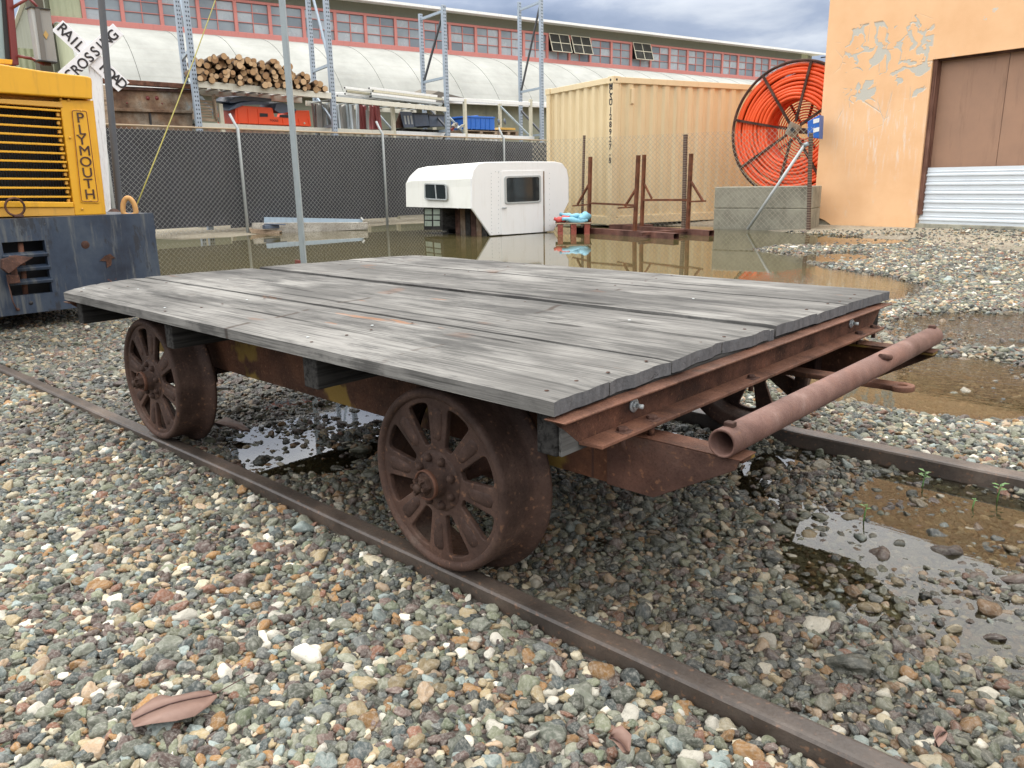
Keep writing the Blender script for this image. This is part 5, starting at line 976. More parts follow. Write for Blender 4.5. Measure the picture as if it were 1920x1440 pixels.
# ------------------------------------------------------------------ chain link fence
MAT['wire'] = steel_grey('galvanised_wire', (0.36, 0.37, 0.35), 0.45); MAT['wire_rust'] = steel_grey('tarnished_wire', (0.40, 0.37, 0.29), 0.6)
n = N('privacy_screen'); v = n.coord(); a = n.noise(v, 2.0, 6, 0.6); w = n.math('SINE', n.math('MULTIPLY', n.sep(v)[1], 9.0)); c = n.mix(a, (0.008, 0.009, 0.012), (0.046, 0.047, 0.058)); MAT['screen'] = n.out(c, 0.55, 0, n.bump(n.math('ADD', a, n.math('MULTIPLY', w, 0.3)), 0.4, 0.05))
fence = empty('chain_link_fence', (-13.7, 8.0, 0), label='chain link fence with black screening and galvanised posts', cat='fence')
XFN = -13.62; FY0, FY1 = 3.4, 16.9; FT = 1.83
def links(A, B, z0, z1, pitch, w, name, mat, root, zbend=None):
    A, B = Vector((A[0], A[1], 0)), Vector((B[0], B[1], 0)); d = B-A; L = d.length; d.normalize(); nrm = d.cross(Vector((0, 0, 1))); m = MB(); Hh = z1-z0; k = -Hh
    rs = random.Random(3)
    def q(s, z): sag = 0.02*mnoise.noise(Vector((s*0.8, z*1.3, 0))); return A+d*s+nrm*sag+Vector((0, 0, z))
    while k < L:
        for sg in (0, 1):
            s0, s1 = k, k+Hh; za, zb = (z0, z1) if sg == 0 else (z1, z0)
            def cut(s): return za+(zb-za)*(s-s0)/(s1-s0)
            a_, b_ = max(s0, 0), min(s1, L)
            if b_-a_ < 0.02: continue
            nseg = 4; off = nrm*(0.003 if sg else -0.003)
            for i in range(nseg): t0 = a_+(b_-a_)*i/nseg; t1 = a_+(b_-a_)*(i+1)/nseg; p0, p1 = q(t0, cut(t0))+off, q(t1, cut(t1))+off; m.bar(p0, p1, w, w, nrm)
        k += pitch
    o = m.build(name, mat); o['kind'] = 'stuff'; part(o, root); return o
links((XFN, FY0), (XFN, FY1), 0.06, FT-0.03, 0.086, 0.0032, 'wire_mesh', MAT['wire'], fence)
part(MB().tube([(XFN, FY0, FT), (XFN, FY1, FT+0.005)], 0.016, 10).build('top_rail', painted('tarnished_top_rail', (0.36, 0.27, 0.17), 0.6, 0.2, rust=0.25, scale=8)), fence)
for x, yb_, yt in ((455, 434, 238), (722, 430, 252), (946, 428, 263), (205, 434, 230)):
    y = atX(x, (yb_+yt)/2, XFN+0.03)[1]; m = MB().tube([(XFN+0.03, y, -0.15), (XFN+0.03, y, FT+0.02), (XFN+0.01, y-0.02, FT+0.06), (XFN-0.04, y-0.09, FT+0.26)], [0.028, 0.028, 0.024, 0.022], 10); part(m.build('post', MAT['galv_light']), fence)
ys_ = np.arange(FY0, FY1, 1.95)
for i, y in enumerate(ys_):
    o = MB().span((XFN-0.10, y, 0.13+0.03*math.sin(i*2.1)), (XFN-0.08, min(y+1.945, FY1), FT-0.05)).build('screen_panel', MAT['screen']); part(o, fence)
f2 = empty('chain_link_fence', (-7.3, 12.3, 0), label='bare chain link fence with rusty posts in front of the container and concrete blocks', cat='fence')
FA, FB = np.array([-13.5, 11.15]), np.array([-5.20, 12.56]); fd = (FB-FA)/np.linalg.norm(FB-FA); T2 = 1.62
def fpt(x, y=430): q = atP(x, y, FA, fd); return q
LEN2 = float(np.linalg.norm(FB-FA)); s_cut = float((fpt(1000)[:2]-FA)@fd); A2 = FA+fd*s_cut
links(A2, FB, 0.03, T2-0.04, 0.088, 0.0044, 'wire_mesh', MAT['wire_rust'], f2)
n = N('perforated_rusty_post'); v = n.coord(); z_ = n.sep(v)[2]; hh = n.smooth(n.math('ABSOLUTE', n.math('SUBTRACT', n.math('FRACT', n.math('MULTIPLY', z_, 26.0)), 0.5)), 0.2, 0.14); c = n.mix(n.noise(v, 12, 5, 0.6), (0.035, 0.022, 0.018), (0.13, 0.07, 0.05)); c = n.mix(n.math('MULTIPLY', hh, 0.6), c, (0.30, 0.25, 0.18)); MAT['perf_rust'] = n.out(c, 0.75)
for x, yb_, yt, w in ((1094, 424, 254, 0.035), (1284, 428, 252, 0.055), (1519, 433, 249, 0.05)):
    b = fpt(x, yb_-90); b = Vector((b[0], b[1], 0)); t = Vector(atP(x+1.5, yt, FA-np.array([0.0, 0.0]), fd)); lo = Vector(atP(x-2 if x > 1200 else x-3, yb_, FA, fd)); o = MB().bar(lo-Vector((0, 0, 0.2)), t, w, w, (0, 1, 0)).build('post', MAT['perf_rust']); part(o, f2)
P1 = atP(1508, 273, FA-np.array([0, 0.05]), fd); P0_ = atP(1402, 430, FA-np.array([0, 0.22]), fd); part(MB().tube([P0_, P1], 0.024, 12).build('brace_tube', MAT['galv_light']), f2); part(MB().tube([Vector(P1), Vector(P1)+Vector((0.06, 0.01, 0.03))], 0.034, 10).build('clamp', MAT['galv']), f2)

# ------------------------------------------------------------------ tan shipping container
ct = np.array([-8.62, 12.02]); cs = np.array([0.30, 0.954]); cs /= np.linalg.norm(cs); cw = np.array([-cs[1], cs[0]])
cont = empty('shipping_container', (ct[0], ct[1], 0), label='tan corrugated shipping container with black stencilled number at its corner', cat='container')
MAT['tan'] = painted('tan_container_paint', (0.66, 0.53, 0.32), 0.5, 0.06, (0.36, 0.26, 0.14), 0.35, 0.0, 1.6, bump=0.05); MAT['tan_frame'] = painted('tan_frame_paint', (0.69, 0.56, 0.35), 0.5, 0.06, (0.36, 0.26, 0.14), 0.25, 0.0, 3, bump=0.05)
def cpt(u, v, z): q = ct+cs*u+cw*v; return Vector((q[0], q[1], z))     # u along the long side, v along the end
CLn, CWd, CH = 6.06, 2.2, 2.60; CB = 0.03
def corr(p0f, length, sign, pitch, dep, name):
    P = []; s = 0.0; prof = [];
    while s < length: prof += [(s, 0), (s+pitch*0.34, 0), (s+pitch*0.5, dep), (s+pitch*0.84, dep)]; s += pitch
    prof = [p for p in prof if p[0] < length]+[(length, 0)]
    for (a, d_) in prof: P += [p0f(a, d_, CB+0.16), p0f(a, d_, CH-0.10)]
    F = [(2*i, 2*i+2, 2*i+3, 2*i+1) for i in range(len(prof)-1)]; o = MB().add(P, F).build(name, MAT['tan']); sl = o.modifiers.new('thick', 'SOLIDIFY'); sl.thickness = 0.003; part(o, cont)
corr(lambda a, d_, z: cpt(0.10+a, 0.035+d_, z), CLn-0.2, 1, 0.278, 0.036, 'side_wall'); corr(lambda a, d_, z: cpt(0.035+d_, 0.10+a, z), CWd-0.2, 1, 0.25, 0.045, 'end_wall')
def cbox(u0, u1, v0, v1, z0, z1, nm, mat, bevel=0.006):
    P = [cpt(u, v, z) for u in (u0, u1) for v in (v0, v1) for z in (z0, z1)]; o = MB().add(P, [(0, 1, 3, 2), (4, 6, 7, 5), (0, 4, 5, 1), (2, 3, 7, 6), (0, 2, 6, 4), (1, 5, 7, 3)]).build(nm, mat, bevel=bevel); return part(o, cont)
for (u, v) in ((0, 0), (0, CWd-0.13), (CLn-0.13, 0), (CLn-0.13, CWd-0.13)):
    cbox(u+0.004, u+0.126, v+0.004, v+0.126, CB+0.12, CH-0.12, 'corner_post', MAT['tan_frame'])
    for z in (CB, CH-0.118): cbox(u-0.004, u+0.16, v-0.004, v+0.155, z, z+0.118, 'corner_casting', MAT['tan_frame'])
for z in (CB+0.01, CH-0.11): cbox(0.16, CLn-0.16, 0.012, 0.07, z, z+(0.15 if z < 1 else 0.07)+0.03*(z > 1), 'side_rail', MAT['tan_frame']); cbox(0.012, 0.07, 0.155, CWd-0.155, z, z+(0.15 if z < 1 else 0.10), 'end_rail', MAT['tan_frame'])
cbox(0.07, CLn-0.07, 0.07, CWd-0.07, CH-0.05, CH-0.02, 'roof', MAT['tan']); cbox(0.1, CLn-0.1, 0.1, CWd-0.1, CB+0.03, CB+0.12, 'floor', MAT['black'])
for z in (CH-0.06,): 
    part(MB().lathe([(0.0001, 0.002), (0.022, 0.002), (0.022, 0)], cpt(-0.005, 0.07, z), (-cs[0], -cs[1], 0), 12).build('casting_hole', MAT['black']), cont); part(MB().lathe([(0.0001, 0.002), (0.020, 0.002), (0.020, 0)], cpt(0.075, -0.005, z), (-cw[0], -cw[1], 0), 12).build('casting_hole', MAT['black']), cont)
nE = Vector((-cs[0], -cs[1], 0)); xaE = Vector((0, 0, 1)).cross(nE)
for ch_, y in zip('MCSU12B927-8', [160, 170.5, 181, 191, 206, 218.5, 233, 247, 261, 275, 289, 301]):
    ch_ = '8' if ch_ == 'B' else ch_; q = atP(1153.8-(y-160)*0.022, y, ct, cw); me_ = text_mesh(ch_, 0.14, 0.0008, 0.0045, 1.0); me_.transform(basis(xaE, YA, nE, (0, 0, 0))) if False else me_.transform(basis(xaE, Vector((0, 0, 1)), nE, (0, 0, 0)))
    o = link_mesh('letter', me_, MAT['letter']); v_ = float((q[:2]-ct)@cw); o.location = cpt(0.0015, 0.066, q[2]); part(o, cont)
q = cpt(0.45, 0.02, 2.28); part(MB().box(q, (0.07, 0.03, 0.26), Matrix.Rotation(math.atan2(cs[1], cs[0]), 3, 'Z')).build('vent_cover', MAT['tan_frame'], bevel=0.006), cont)

# ------------------------------------------------------------------ white truck camper
rA, rB = np.array(atZ(920, 442, 0)[:2]), np.array(atZ(1038, 433.6, 0)[:2]); re_ = (rB-rA)/np.linalg.norm(rB-rA); rn_ = np.array([-re_[1], re_[0]])
if rn_[0] > 0: rn_ = -rn_
camp = empty('truck_camper', (rA[0], rA[1], 0), label='white truck camper shell with two dark windows sitting in the floodwater', cat='camper')
MAT['camper'] = painted('chalky_white_paint', (0.80, 0.81, 0.76), 0.5, 0.035, (0.50, 0.46, 0.36), 0.25, 0.0, 2.0, bump=0.05); MAT['camper_rear'] = painted('camper_rear_white', (0.79, 0.805, 0.80), 0.45, 0.03, (0.5, 0.45, 0.36), 0.22, 0.0, 2.0, bump=0.05)
fR = lambda x, y, o=0.0: Vector(atP(x, y, rA-rn_*o, re_))
out = [(884.5, 391), (884.5, 350), (884, 335), (888, 318), (897, 307), (910, 303.8), (970, 302.8), (1040, 303), (1054, 306), (1063, 318), (1066.5, 335), (1066.5, 379)]
low = [(884.5, 391), (920, 442), (1038, 433.6), (1048, 416), (1066.5, 379)]
sA = fR(884.5, 370); lo_, hi_ = 0.5, 5.0
def proj(p): d = np.array(p)-CP; return 960+FPX*(d@RT)/(d@FW), 720-FPX*(d@UP)/(d@FW)
for _ in range(40):
    mid = (lo_+hi_)/2; x = proj((sA.x+rn_[0]*mid, sA.y+rn_[1]*mid, sA.z))[0]
    if x > 761: lo_ = mid
    else: hi_ = mid
CL = lo_; rn3 = Vector((rn_[0], rn_[1], 0)); print('camper length', CL)
# shell with a rounded far upper end
sh_pts = out; m = MB(); ring = []
Pr = [fR(x, y, -0.03) for x, y in sh_pts]; zt_ = max(p.z for p in Pr); zb_ = min(p.z for p in Pr); ctr = Vector((sum(p.x for p in Pr)/len(Pr), sum(p.y for p in Pr)/len(Pr), zb_))
segs = [0.0, 0.3, 0.6, 0.86, 0.89, 0.915, 0.94, 0.96, 0.975, 0.987, 0.995, 1.0]; P = []; F = []; M_ = len(Pr)
for t in segs:
    over = max(0.0, (t-0.86)/0.14); dz_ = 0.23*(1-math.sqrt(max(0.0, 1-over**2)))
    for p in Pr:
        h = (p.z-zb_)/(zt_-zb_); P.append(Vector((p.x, p.y, p.z-dz_*max(0, (h-0.55)/0.45)-0.035*t*h))+rn3*(CL*t))
for i in range(len(segs)-1):
    for k in range(M_): F.append((i*M_+k, i*M_+(k+1) % M_, (i+1)*M_+(k+1) % M_, (i+1)*M_+k))
F.append(tuple((len(segs)-1)*M_+k for k in range(M_))); m.add(P, F, False); o = m.build('shell', MAT['camper'], bevel=0.0); part(o, camp)
part(MB().prism([fR(x, y) for x, y in out+low[1:][:-0 or None][:-1][::-1][::-1][::-1]] if False else [fR(x, y) for x, y in (out[1:]+[(1048, 416), (1038, 433.6), (920, 442), (884.5, 391)])], rn3*0.04).build('rear_wall', MAT['camper_rear'], bevel=0.012, seg=3), camp)
nR = -rn3
door = [(939, 320.5), (1018.5, 319), (1019.5, 435), (939, 440.5)]
part(MB().prism([fR(x, y, 0.001) for x, y in rounded(door, 3, 2)], nR*0.008).build('door', MAT['camper_rear'], bevel=0.003), camp)
part(MB().prism([fR(x, y, 0.010) for x, y in [(1018.3, 321), (1020.3, 321), (1021, 435), (1019, 435)]], nR*0.006).build('door_hinge', MAT['bin_rust'], bevel=0.001), camp)
wo_ = rounded([(945.5, 330.5), (1013.5, 328.5), (1014, 379.5), (946.5, 382.5)], 5, 4); wi_ = rounded([(948.5, 333.5), (1010.5, 331.5), (1011, 376.5), (949.5, 379.5)], 4, 4)
def ring_mesh(outer, inner, fn, off, name, mat, root, dep):
    a = [fn(x, y, off) for x, y in outer]; b = [fn(x, y, off) for x, y in inner]; k = len(a); P = a+b+[p+dep for p in a]+[p+dep for p in b]; F = []
    for i in range(k): j = (i+1) % k; F += [(2*k+i, 2*k+j, 3*k+j, 3*k+i), (i, j, 2*k+j, 2*k+i), (k+i, 3*k+i, 3*k+j, k+j)]
    o = MB().add(P, F).build(name, mat); return part(o, root)
ring_mesh(wo_, wi_, fR, 0.010, 'window_frame', MAT['galv_light'], camp, nR*0.014)
part(MB().prism([fR(x, y, 0.010) for x, y in wi_], nR*0.004).build('window_glass', MAT['dark_glass'], bevel=0), camp)
part(MB().tube([fR(942.5, 390, 0.01), fR(942.5, 390, 0.035), fR(950, 390, 0.035)], 0.008, 8).build('door_handle', MAT['galv']), camp)
rv = MB().lathe([(0.0001, 0.004), (0.005, 0.003), (0.0065, 0.0)], (0, 0, 0), (nR.x, nR.y, 0), 6).mesh('rivet'); rv.materials.append(MAT['galv'])
for (x0, y0, x1, y1, k) in ((921, 325, 922, 436, 18), (934.5, 324, 935, 436, 14), (929, 322, 1010, 320, 14), (1030, 325, 1031, 432, 12)):
    for i in range(k): t = i/(k-1); part(link_mesh('rivet', rv, None, None, fR(x0+(x1-x0)*t, y0+(y1-y0)*t, 0.001)), camp)
# side window of the camper
fSd = lambda x, y, o=0.0: Vector(atP(x, y, np.array([sA.x, sA.y])-re_*o, rn_))
w1 = rounded([(796, 343.5), (837.5, 345), (839, 376), (796.5, 374)], 4, 3); w2 = rounded([(798, 345.5), (835.5, 347), (837, 373.5), (798.5, 371.5)], 3, 3)
nSd = Vector((-re_[0], -re_[1], 0)); ring_mesh(w1, w2, fSd, 0.006, 'window_frame', MAT['galv_light'], camp, nSd*0.012)
part(MB().prism([fSd(x, y, 0.006) for x, y in w2], nSd*0.003).build('window_glass', MAT['dark_glass']), camp); part(MB().bar(fSd(816, 346, 0.012), fSd(818.5, 374, 0.012), 0.022, 0.012).build('window_divider', MAT['galv_light']), camp)
# lower body and what shows beneath the overhang
bz = fR(884.5, 389).z; base = fR(930, 437); 
rA3 = Vector((rA[0], rA[1], 0)); re3 = Vector((re_[0], re_[1], 0)); lenb = float(np.linalg.norm(rB-rA))
def cb_(u0, u1, w0, w1_, z0, z1, nm, mat, bevel=0.004):
    P = [rA3+re3*u+rn3*w+Vector((0, 0, z)) for u in (u0, u1) for w in (w0, w1_) for z in (z0, z1)]; return part(MB().add(P, [(0, 1, 3, 2), (4, 6, 7, 5), (0, 4, 5, 1), (2, 3, 7, 6), (0, 2, 6, 4), (1, 5, 7, 3)]).build(nm, mat, bevel=bevel), camp)
cb_(0.03, lenb-0.02, 0.05, 0.85, 0.0, bz, 'lower_body', MAT['black'])
rb = random.Random(4)
for k in range(6): cb_(0.0, 0.03, 0.10+k*0.15, 0.235+k*0.15, -0.02, bz-0.01*k, 'side_board', [MAT['timber'], MAT['bin_rust'], MAT['rust']][k % 3])
cb_(-0.02, 0.35, CL*0.60, CL*0.60+0.05, 0, bz, 'support_post', MAT['black']); cb_(0.25, 0.9, 0.9, CL*0.9, 0.0, bz-0.05, 'under_storage', MAT['black'])
cab = [(796, 390), (826, 392), (826, 428), (796, 428)]
q0 = fSd(795, 405, -0.12); q1 = fSd(827, 405, -0.12)
cb2 = [fSd(x, y, -0.10) for x, y in [(794, 388), (829, 391), (830, 431), (795, 431)]]; part(MB().prism(cb2, nSd*-0.30).build('cabinet', MAT['timber']), camp)
for (x0, x1) in ((797, 810), (813, 825)):
    for (y0, y1) in ((391, 402), (404, 412), (414, 424)): part(MB().prism([fSd(x, y, -0.095) for x, y in [(x0, y0), (x1, y0+0.5), (x1, y1), (x0, y1)]], nSd*0.006).build('cabinet_pane', painted('dusty_pane', (0.26, 0.31, 0.26), 0.3, 0.3)), camp)

# ------------------------------------------------------------------ cable reel with orange conduit
RC = np.array(atD(1499, 245, 15.3)); to = Vector((-RC[0], -RC[1], 0)).normalized(); ry = rad(-22); ra = Vector((to.x*math.cos(ry)-to.y*math.sin(ry), to.x*math.sin(ry)+to.y*math.cos(ry), 0)).normalized()
reel = empty('conduit_reel', RC, label='large rusty steel reel wound with bright orange conduit beside the orange building', cat='cable reel')
MAT['conduit'] = painted('orange_conduit', (0.86, 0.105, 0.022), 0.42, 0.05, dirt_amt=0.1, bump=0.03)
RR = 1.12; ru = ra.cross(Vector((0, 0, 1))).normalized(); RCv = Vector(RC)
def rpt(r, a, t): return RCv+ra*t*0.66+(ru*math.cos(a)+Vector((0, 0, 1))*math.sin(a))*r
rr_ = random.Random(9)
for t0 in (0.39, -0.39): part(MB().tube([rpt(RR, a, t0) for a in np.linspace(0, 2*math.pi, 72, endpoint=False)], 0.026, 8, closed=True).build('flange_rim', MAT['rust']), reel)
for k in range(10):
    r = 1.06-k*0.058
    for j, t in enumerate((0.34-0.01*(k % 2), 0.0, -0.3)):
        if j and k not in (0, 1, 9): continue
        if j == 0 or k == 0 or k == 9:
            wv = rr_.uniform(-0.008, 0.008); ph = rr_.uniform(0, 6); part(MB().tube([rpt(r+0.010*math.sin(a*3+ph)+wv, a, t+0.015*math.sin(2*a+ph)) for a in np.linspace(0, 2*math.pi, 80, endpoint=False)], 0.0295, 10, closed=True).build('conduit_loop', MAT['conduit']), reel)
for k in range(12):
    for r in (1.06, 0.56):
        t = 0.29-k*0.056; part(MB().tube([rpt(r, a, t) for a in np.linspace(0, 2*math.pi, 64, endpoint=False)], 0.0295, 8, closed=True).build('conduit_loop', MAT['conduit']), reel)
for k in range(9): r = 0.98-k*0.05; part(MB().tube([rpt(r, a, -0.34) for a in np.linspace(0, 2*math.pi, 64, endpoint=False)], 0.03, 6, closed=True).build('conduit_loop', MAT['conduit']), reel)
for k in range(9): r = 0.50-k*0.045; part(MB().tube([rpt(r, a, -0.36) for a in np.linspace(0, 2*math.pi, 48, endpoint=False)], 0.012, 6, closed=True).build('back_ring', MAT['conduit']), reel)
for k in range(8):
    a = rad(12+45*k); part(MB().bar(rpt(0.14, a, 0.40), rpt(RR, a, 0.42), 0.04, 0.035, ra).build('spoke', MAT['rust']), reel); part(MB().bar(rpt(0.14, a, -0.40), rpt(RR, a, -0.42), 0.04, 0.035, ra).build('spoke', MAT['rust']), reel)
R3 = Matrix((ra, ru, Vector((0, 0, 1)))).transposed(); part(MB().box(rpt(0, 0, 0.42), (0.03, 0.22, 0.22), R3 @ Matrix.Rotation(rad(25), 3, 'X')).build('hub_plate', MAT['bin_rust'], bevel=0.006), reel)
part(MB().tube([rpt(0, 0, 0.40), rpt(0, 0, 0.46)], 0.045, 12).build('hub_hole', MAT['black']), reel); part(MB().tube([rpt(0, 0, -0.5), rpt(0, 0, 0.41)], 0.05, 12).build('hub_tube', MAT['rust']), reel)
for s in (-1, 1): part(MB().bar(rpt(RR, rad(-90+22*s), 0.40), Vector((rpt(RR, rad(-90+22*s), 0.4).x, rpt(RR, rad(-90+22*s), 0.4).y, 0)), 0.08, 0.08).build('cradle_leg', MAT['rust']), reel); part(MB().bar(rpt(RR, rad(-90+22*s), -0.40), Vector((rpt(RR, rad(-90+22*s), -0.4).x, rpt(RR, rad(-90+22*s), -0.4).y, 0)), 0.08, 0.08).build('cradle_leg', MAT['rust']), reel)
# blue and white box between the reel and the wall
BX = atD(1524, 240, 14.2); bb = empty('blue_box', BX, label='blue and white striped box by the wall corner above the fence post', cat='box')
fx = lambda x, y, o=0.0: Vector(atP(x, y, BX[:2], fd)) ; nF = Vector((fd[1], -fd[0], 0)); nF = nF if nF.dot(Vector((-BX[0], -BX[1], 0))) > 0 else -nF
part(MB().prism([fx(1514, 228), fx(1537, 215), fx(1535, 260), fx(1514, 257)], -nF*0.3).build('body', MAT['blue_plastic'], bevel=0.01), bb)
for (a, b) in ((224, 232), (241, 249)): part(MB().prism([fx(1525, a)+nF*0.004, fx(1536.5, a-3)+nF*0.004, fx(1536, b-3)+nF*0.004, fx(1525, b)+nF*0.004], nF*0.003).build('white_stripe', MAT['white']), bb)

# ------------------------------------------------------------------ concrete blocks
ka, kb = np.array(fpt(1327, 428)[:2])+np.array([-0.02, 0.22]), np.array(fpt(1511, 433)[:2])+np.array([-0.02, 0.20])
kd = (kb-ka)/np.linalg.norm(kb-ka); kn = Vector((-kd[1], kd[0], 0)); fK = lambda x, y: Vector(atP(x, y, ka, kd))
zt = fK(1420, 350).z; zm = fK(1420, 391).z
for (z0, z1, lab) in ((-0.1, zm-0.002, 'lower of two stacked weathered concrete blocks behind the fence'), (zm+0.002, zt, 'upper of two stacked weathered concrete blocks, under the orange reel')):
    a, b = Vector((ka[0], ka[1], z0)), Vector((kb[0], kb[1], z0)); o = MB().prism([a, b, b+Vector((0, 0, z1-z0)), a+Vector((0, 0, z1-z0))], kn*0.6).build('concrete_block', MAT['concrete'], bevel=0.015); tag(o, lab, 'concrete block')

# ------------------------------------------------------------------ rusty stands
def stand(base, chans, posts, bars, lab):
    P = atZ(*base, 0.0); r = empty('steel_stand', P, label=lab, cat='steel stand'); A, B = Vector(atZ(*chans[0], 0.0)), Vector(atZ(*chans[1], 0.0)); A.z = B.z = 0.03
    d2 = np.array([B.x-A.x, B.y-A.y]); d2 /= np.linalg.norm(d2); A2_ = np.array([A.x, A.y]); f = lambda x, y: Vector(atP(x, y, A2_, d2)); nn = Vector((d2[1], -d2[0], 0)); nn = nn if nn.dot(Vector((-A.x, -A.y, 0))) > 0 else -nn
    m = MB(); dd = (B-A).normalized(); t = 0.005; W_, H_ = 0.11, 0.085
    for (o0, o1, z0, z1) in ((-W_/2, W_/2, H_/2-t, H_/2), (-W_/2, W_/2, -H_/2, -H_/2+t), (-W_/2, -W_/2+t, -H_/2+t, H_/2-t), (W_/2-t, W_/2, -H_/2+t, H_/2-t)):
        P4 = [A+nn*o0+Vector((0, 0, z0)), A+nn*o1+Vector((0, 0, z0)), A+nn*o1+Vector((0, 0, z1)), A+nn*o0+Vector((0, 0, z1))]; m.prism(P4, B-A)
    part(m.build('base_tube', MAT['stand_base']), r)
    for (xt, yt, xb, yb_) in posts: lo = f(xb, yb_); lo.z = 0.07; part(MB().bar(lo, f(xt, yt), 0.052, 0.045, (nn.x, nn.y, 0)).build('upright', MAT['stand']), r)
    for (x0, y0, x1, y1, w) in bars: part(MB().bar(f(x0, y0)+nn*(0.0), f(x1, y1), w, w, (nn.x, nn.y, 0)).build('cross_bar' if abs(x1-x0) > 60 else ('arm' if abs(y1-y0) < 6 else 'brace'), MAT['stand']), r)
    return r, f, nn
MAT['stand'] = rust_mat('brown_rusted_tube', (0.075, 0.030, 0.016), (0.13, 0.050, 0.026), (0.18, 0.07, 0.038), (0.11, 0.048, 0.028), 0.7, 8); MAT['stand_base'] = rust_mat('dark_red_brown_tube', (0.06, 0.028, 0.022), (0.105, 0.05, 0.04), (0.14, 0.07, 0.056), (0.17, 0.10, 0.085), 0.6, 6)
stand((1150, 440), ((1082, 434), (1268, 447)), [(1107, 294, 1104, 432), (1197, 291, 1190, 438)], [(1107, 381, 1192, 385, 0.03), (1074, 386, 1105, 383.5, 0.024), (1083, 383, 1104, 346, 0.03), (1159, 390, 1192, 388, 0.024), (1172, 387, 1194, 352, 0.03)], 'rusty steel stand nearer the white camper, two uprights on a box section base')
stand((1240, 436), ((1146, 428.5), (1334, 441)), [(1208, 290, 1203, 431), (1296, 288, 1289, 436)], [(1205, 375, 1293, 375, 0.034), (1208, 345, 1222, 372, 0.026), (1293, 378, 1323, 377, 0.026), (1296, 341, 1318, 377, 0.03)], 'rusty steel stand nearer the concrete blocks, two uprights on a box section base')
A, B = Vector(atZ(1145, 425, 0.04)), Vector(atZ(1222, 425, 0.06)); tag(MB().bar(A, B, 0.10, 0.08).build('steel_channel', MAT['stand_base'], bevel=0.004), 'short rusty channel lying behind the two steel stands', 'steel channel')
A, B = Vector(atZ(1200, 439, 0.05)), Vector(atZ(1290, 432, 0.05)); tag(MB().bar(A, B, 0.07, 0.05).build('steel_channel', MAT['stand_base'], bevel=0.004), 'rusty channel lying aslant between the bases of the two steel stands', 'steel channel')

# ------------------------------------------------------------------ red pallet with blue bundles
pA, pB = atZ(1045, 441, 0), atZ(1100, 436, 0); Xp_ = pA[0]
rp_ = empty('pallet', (pA[0], pA[1], 0), label='red wooden pallet in the water beside the white camper', cat='pallet'); pA = atZ(1046, 438.5, 0); rp_.location = pA; n3 = Vector((pA[0], pA[1], 0)).normalized(); d3 = Vector((n3.y, -n3.x, 0)); d2 = d3; d3 = d3 if d3.x*RT[0]+d3.y*RT[1] > 0 else -d3; d3 = d3*0.66; n3 = n3*0.7; O_ = Vector(pA)
for k in range(3): part(MB().bar(O_+d3*(0.06+0.33*k)+Vector((0, 0, 0.05)), O_+d3*(0.06+0.33*k)+n3*0.9+Vector((0, 0, 0.05)), 0.09, 0.20).build('stringer', MAT['pallet_red'], bevel=0.004), rp_)
for k in range(7): part(MB().bar(O_-d3*0.06+n3*(0.05+0.135*k)+Vector((0, 0, 0.162)), O_+d3*0.85+n3*(0.05+0.135*k)+Vector((0, 0, 0.162)), 0.09, 0.018).build('deck_board', MAT['timber'] if k else MAT['pallet'], bevel=0.002), rp_)
MAT['sky_bag'] = painted('sky_blue_wrap', (0.20, 0.47, 0.60), 0.4, 0.25, (0.1, 0.2, 0.3), 0.4); MAT['red_bag'] = painted('red_wrap', (0.55, 0.07, 0.06), 0.45, 0.2)
def bundle(c, a, L, r, mat, lab, cat='bundle', seed=0):
    d = Vector((math.cos(a), math.sin(a), 0)); pts = [Vector(c)+d*L*(t-0.5)+Vector((0, 0, 0.02*math.sin(t*5+seed))) for t in np.linspace(0, 1, 9)]
    rs = [max(0.01, r*(math.sin(math.pi*min(max(t, 0.08), 0.92))**0.5)*(1+0.22*math.sin(t*17+seed))) for t in np.linspace(0, 1, 9)]; return tag(MB().tube(pts, rs, 10).build('wrapped_bundle', mat), lab, cat)
ad = math.atan2(d3.y, d3.x)
bundle(O_+d3*0.42+n3*0.12+Vector((0, 0, 0.215)), ad+0.05, 0.42, 0.045, MAT['sky_bag'], 'long sky blue wrapped bundle at the front of the red pallet', seed=1); bundle(O_+d3*0.34+n3*0.3+Vector((0, 0, 0.285)), ad-0.35, 0.40, 0.05, MAT['sky_bag'], 'sky blue wrapped bundle on top of the others on the red pallet', seed=2)
bundle(O_+d3*0.66+n3*0.25+Vector((0, 0, 0.25)), ad+0.9, 0.28, 0.075, MAT['sky_bag'], 'fat sky blue bundle at the right end of the red pallet', seed=4); bundle(O_+d3*0.10+n3*0.2+Vector((0, 0, 0.235)), ad-0.2, 0.26, 0.055, MAT['red_bag'], 'red wrapped bundle between camper and blue bundles', seed=3)

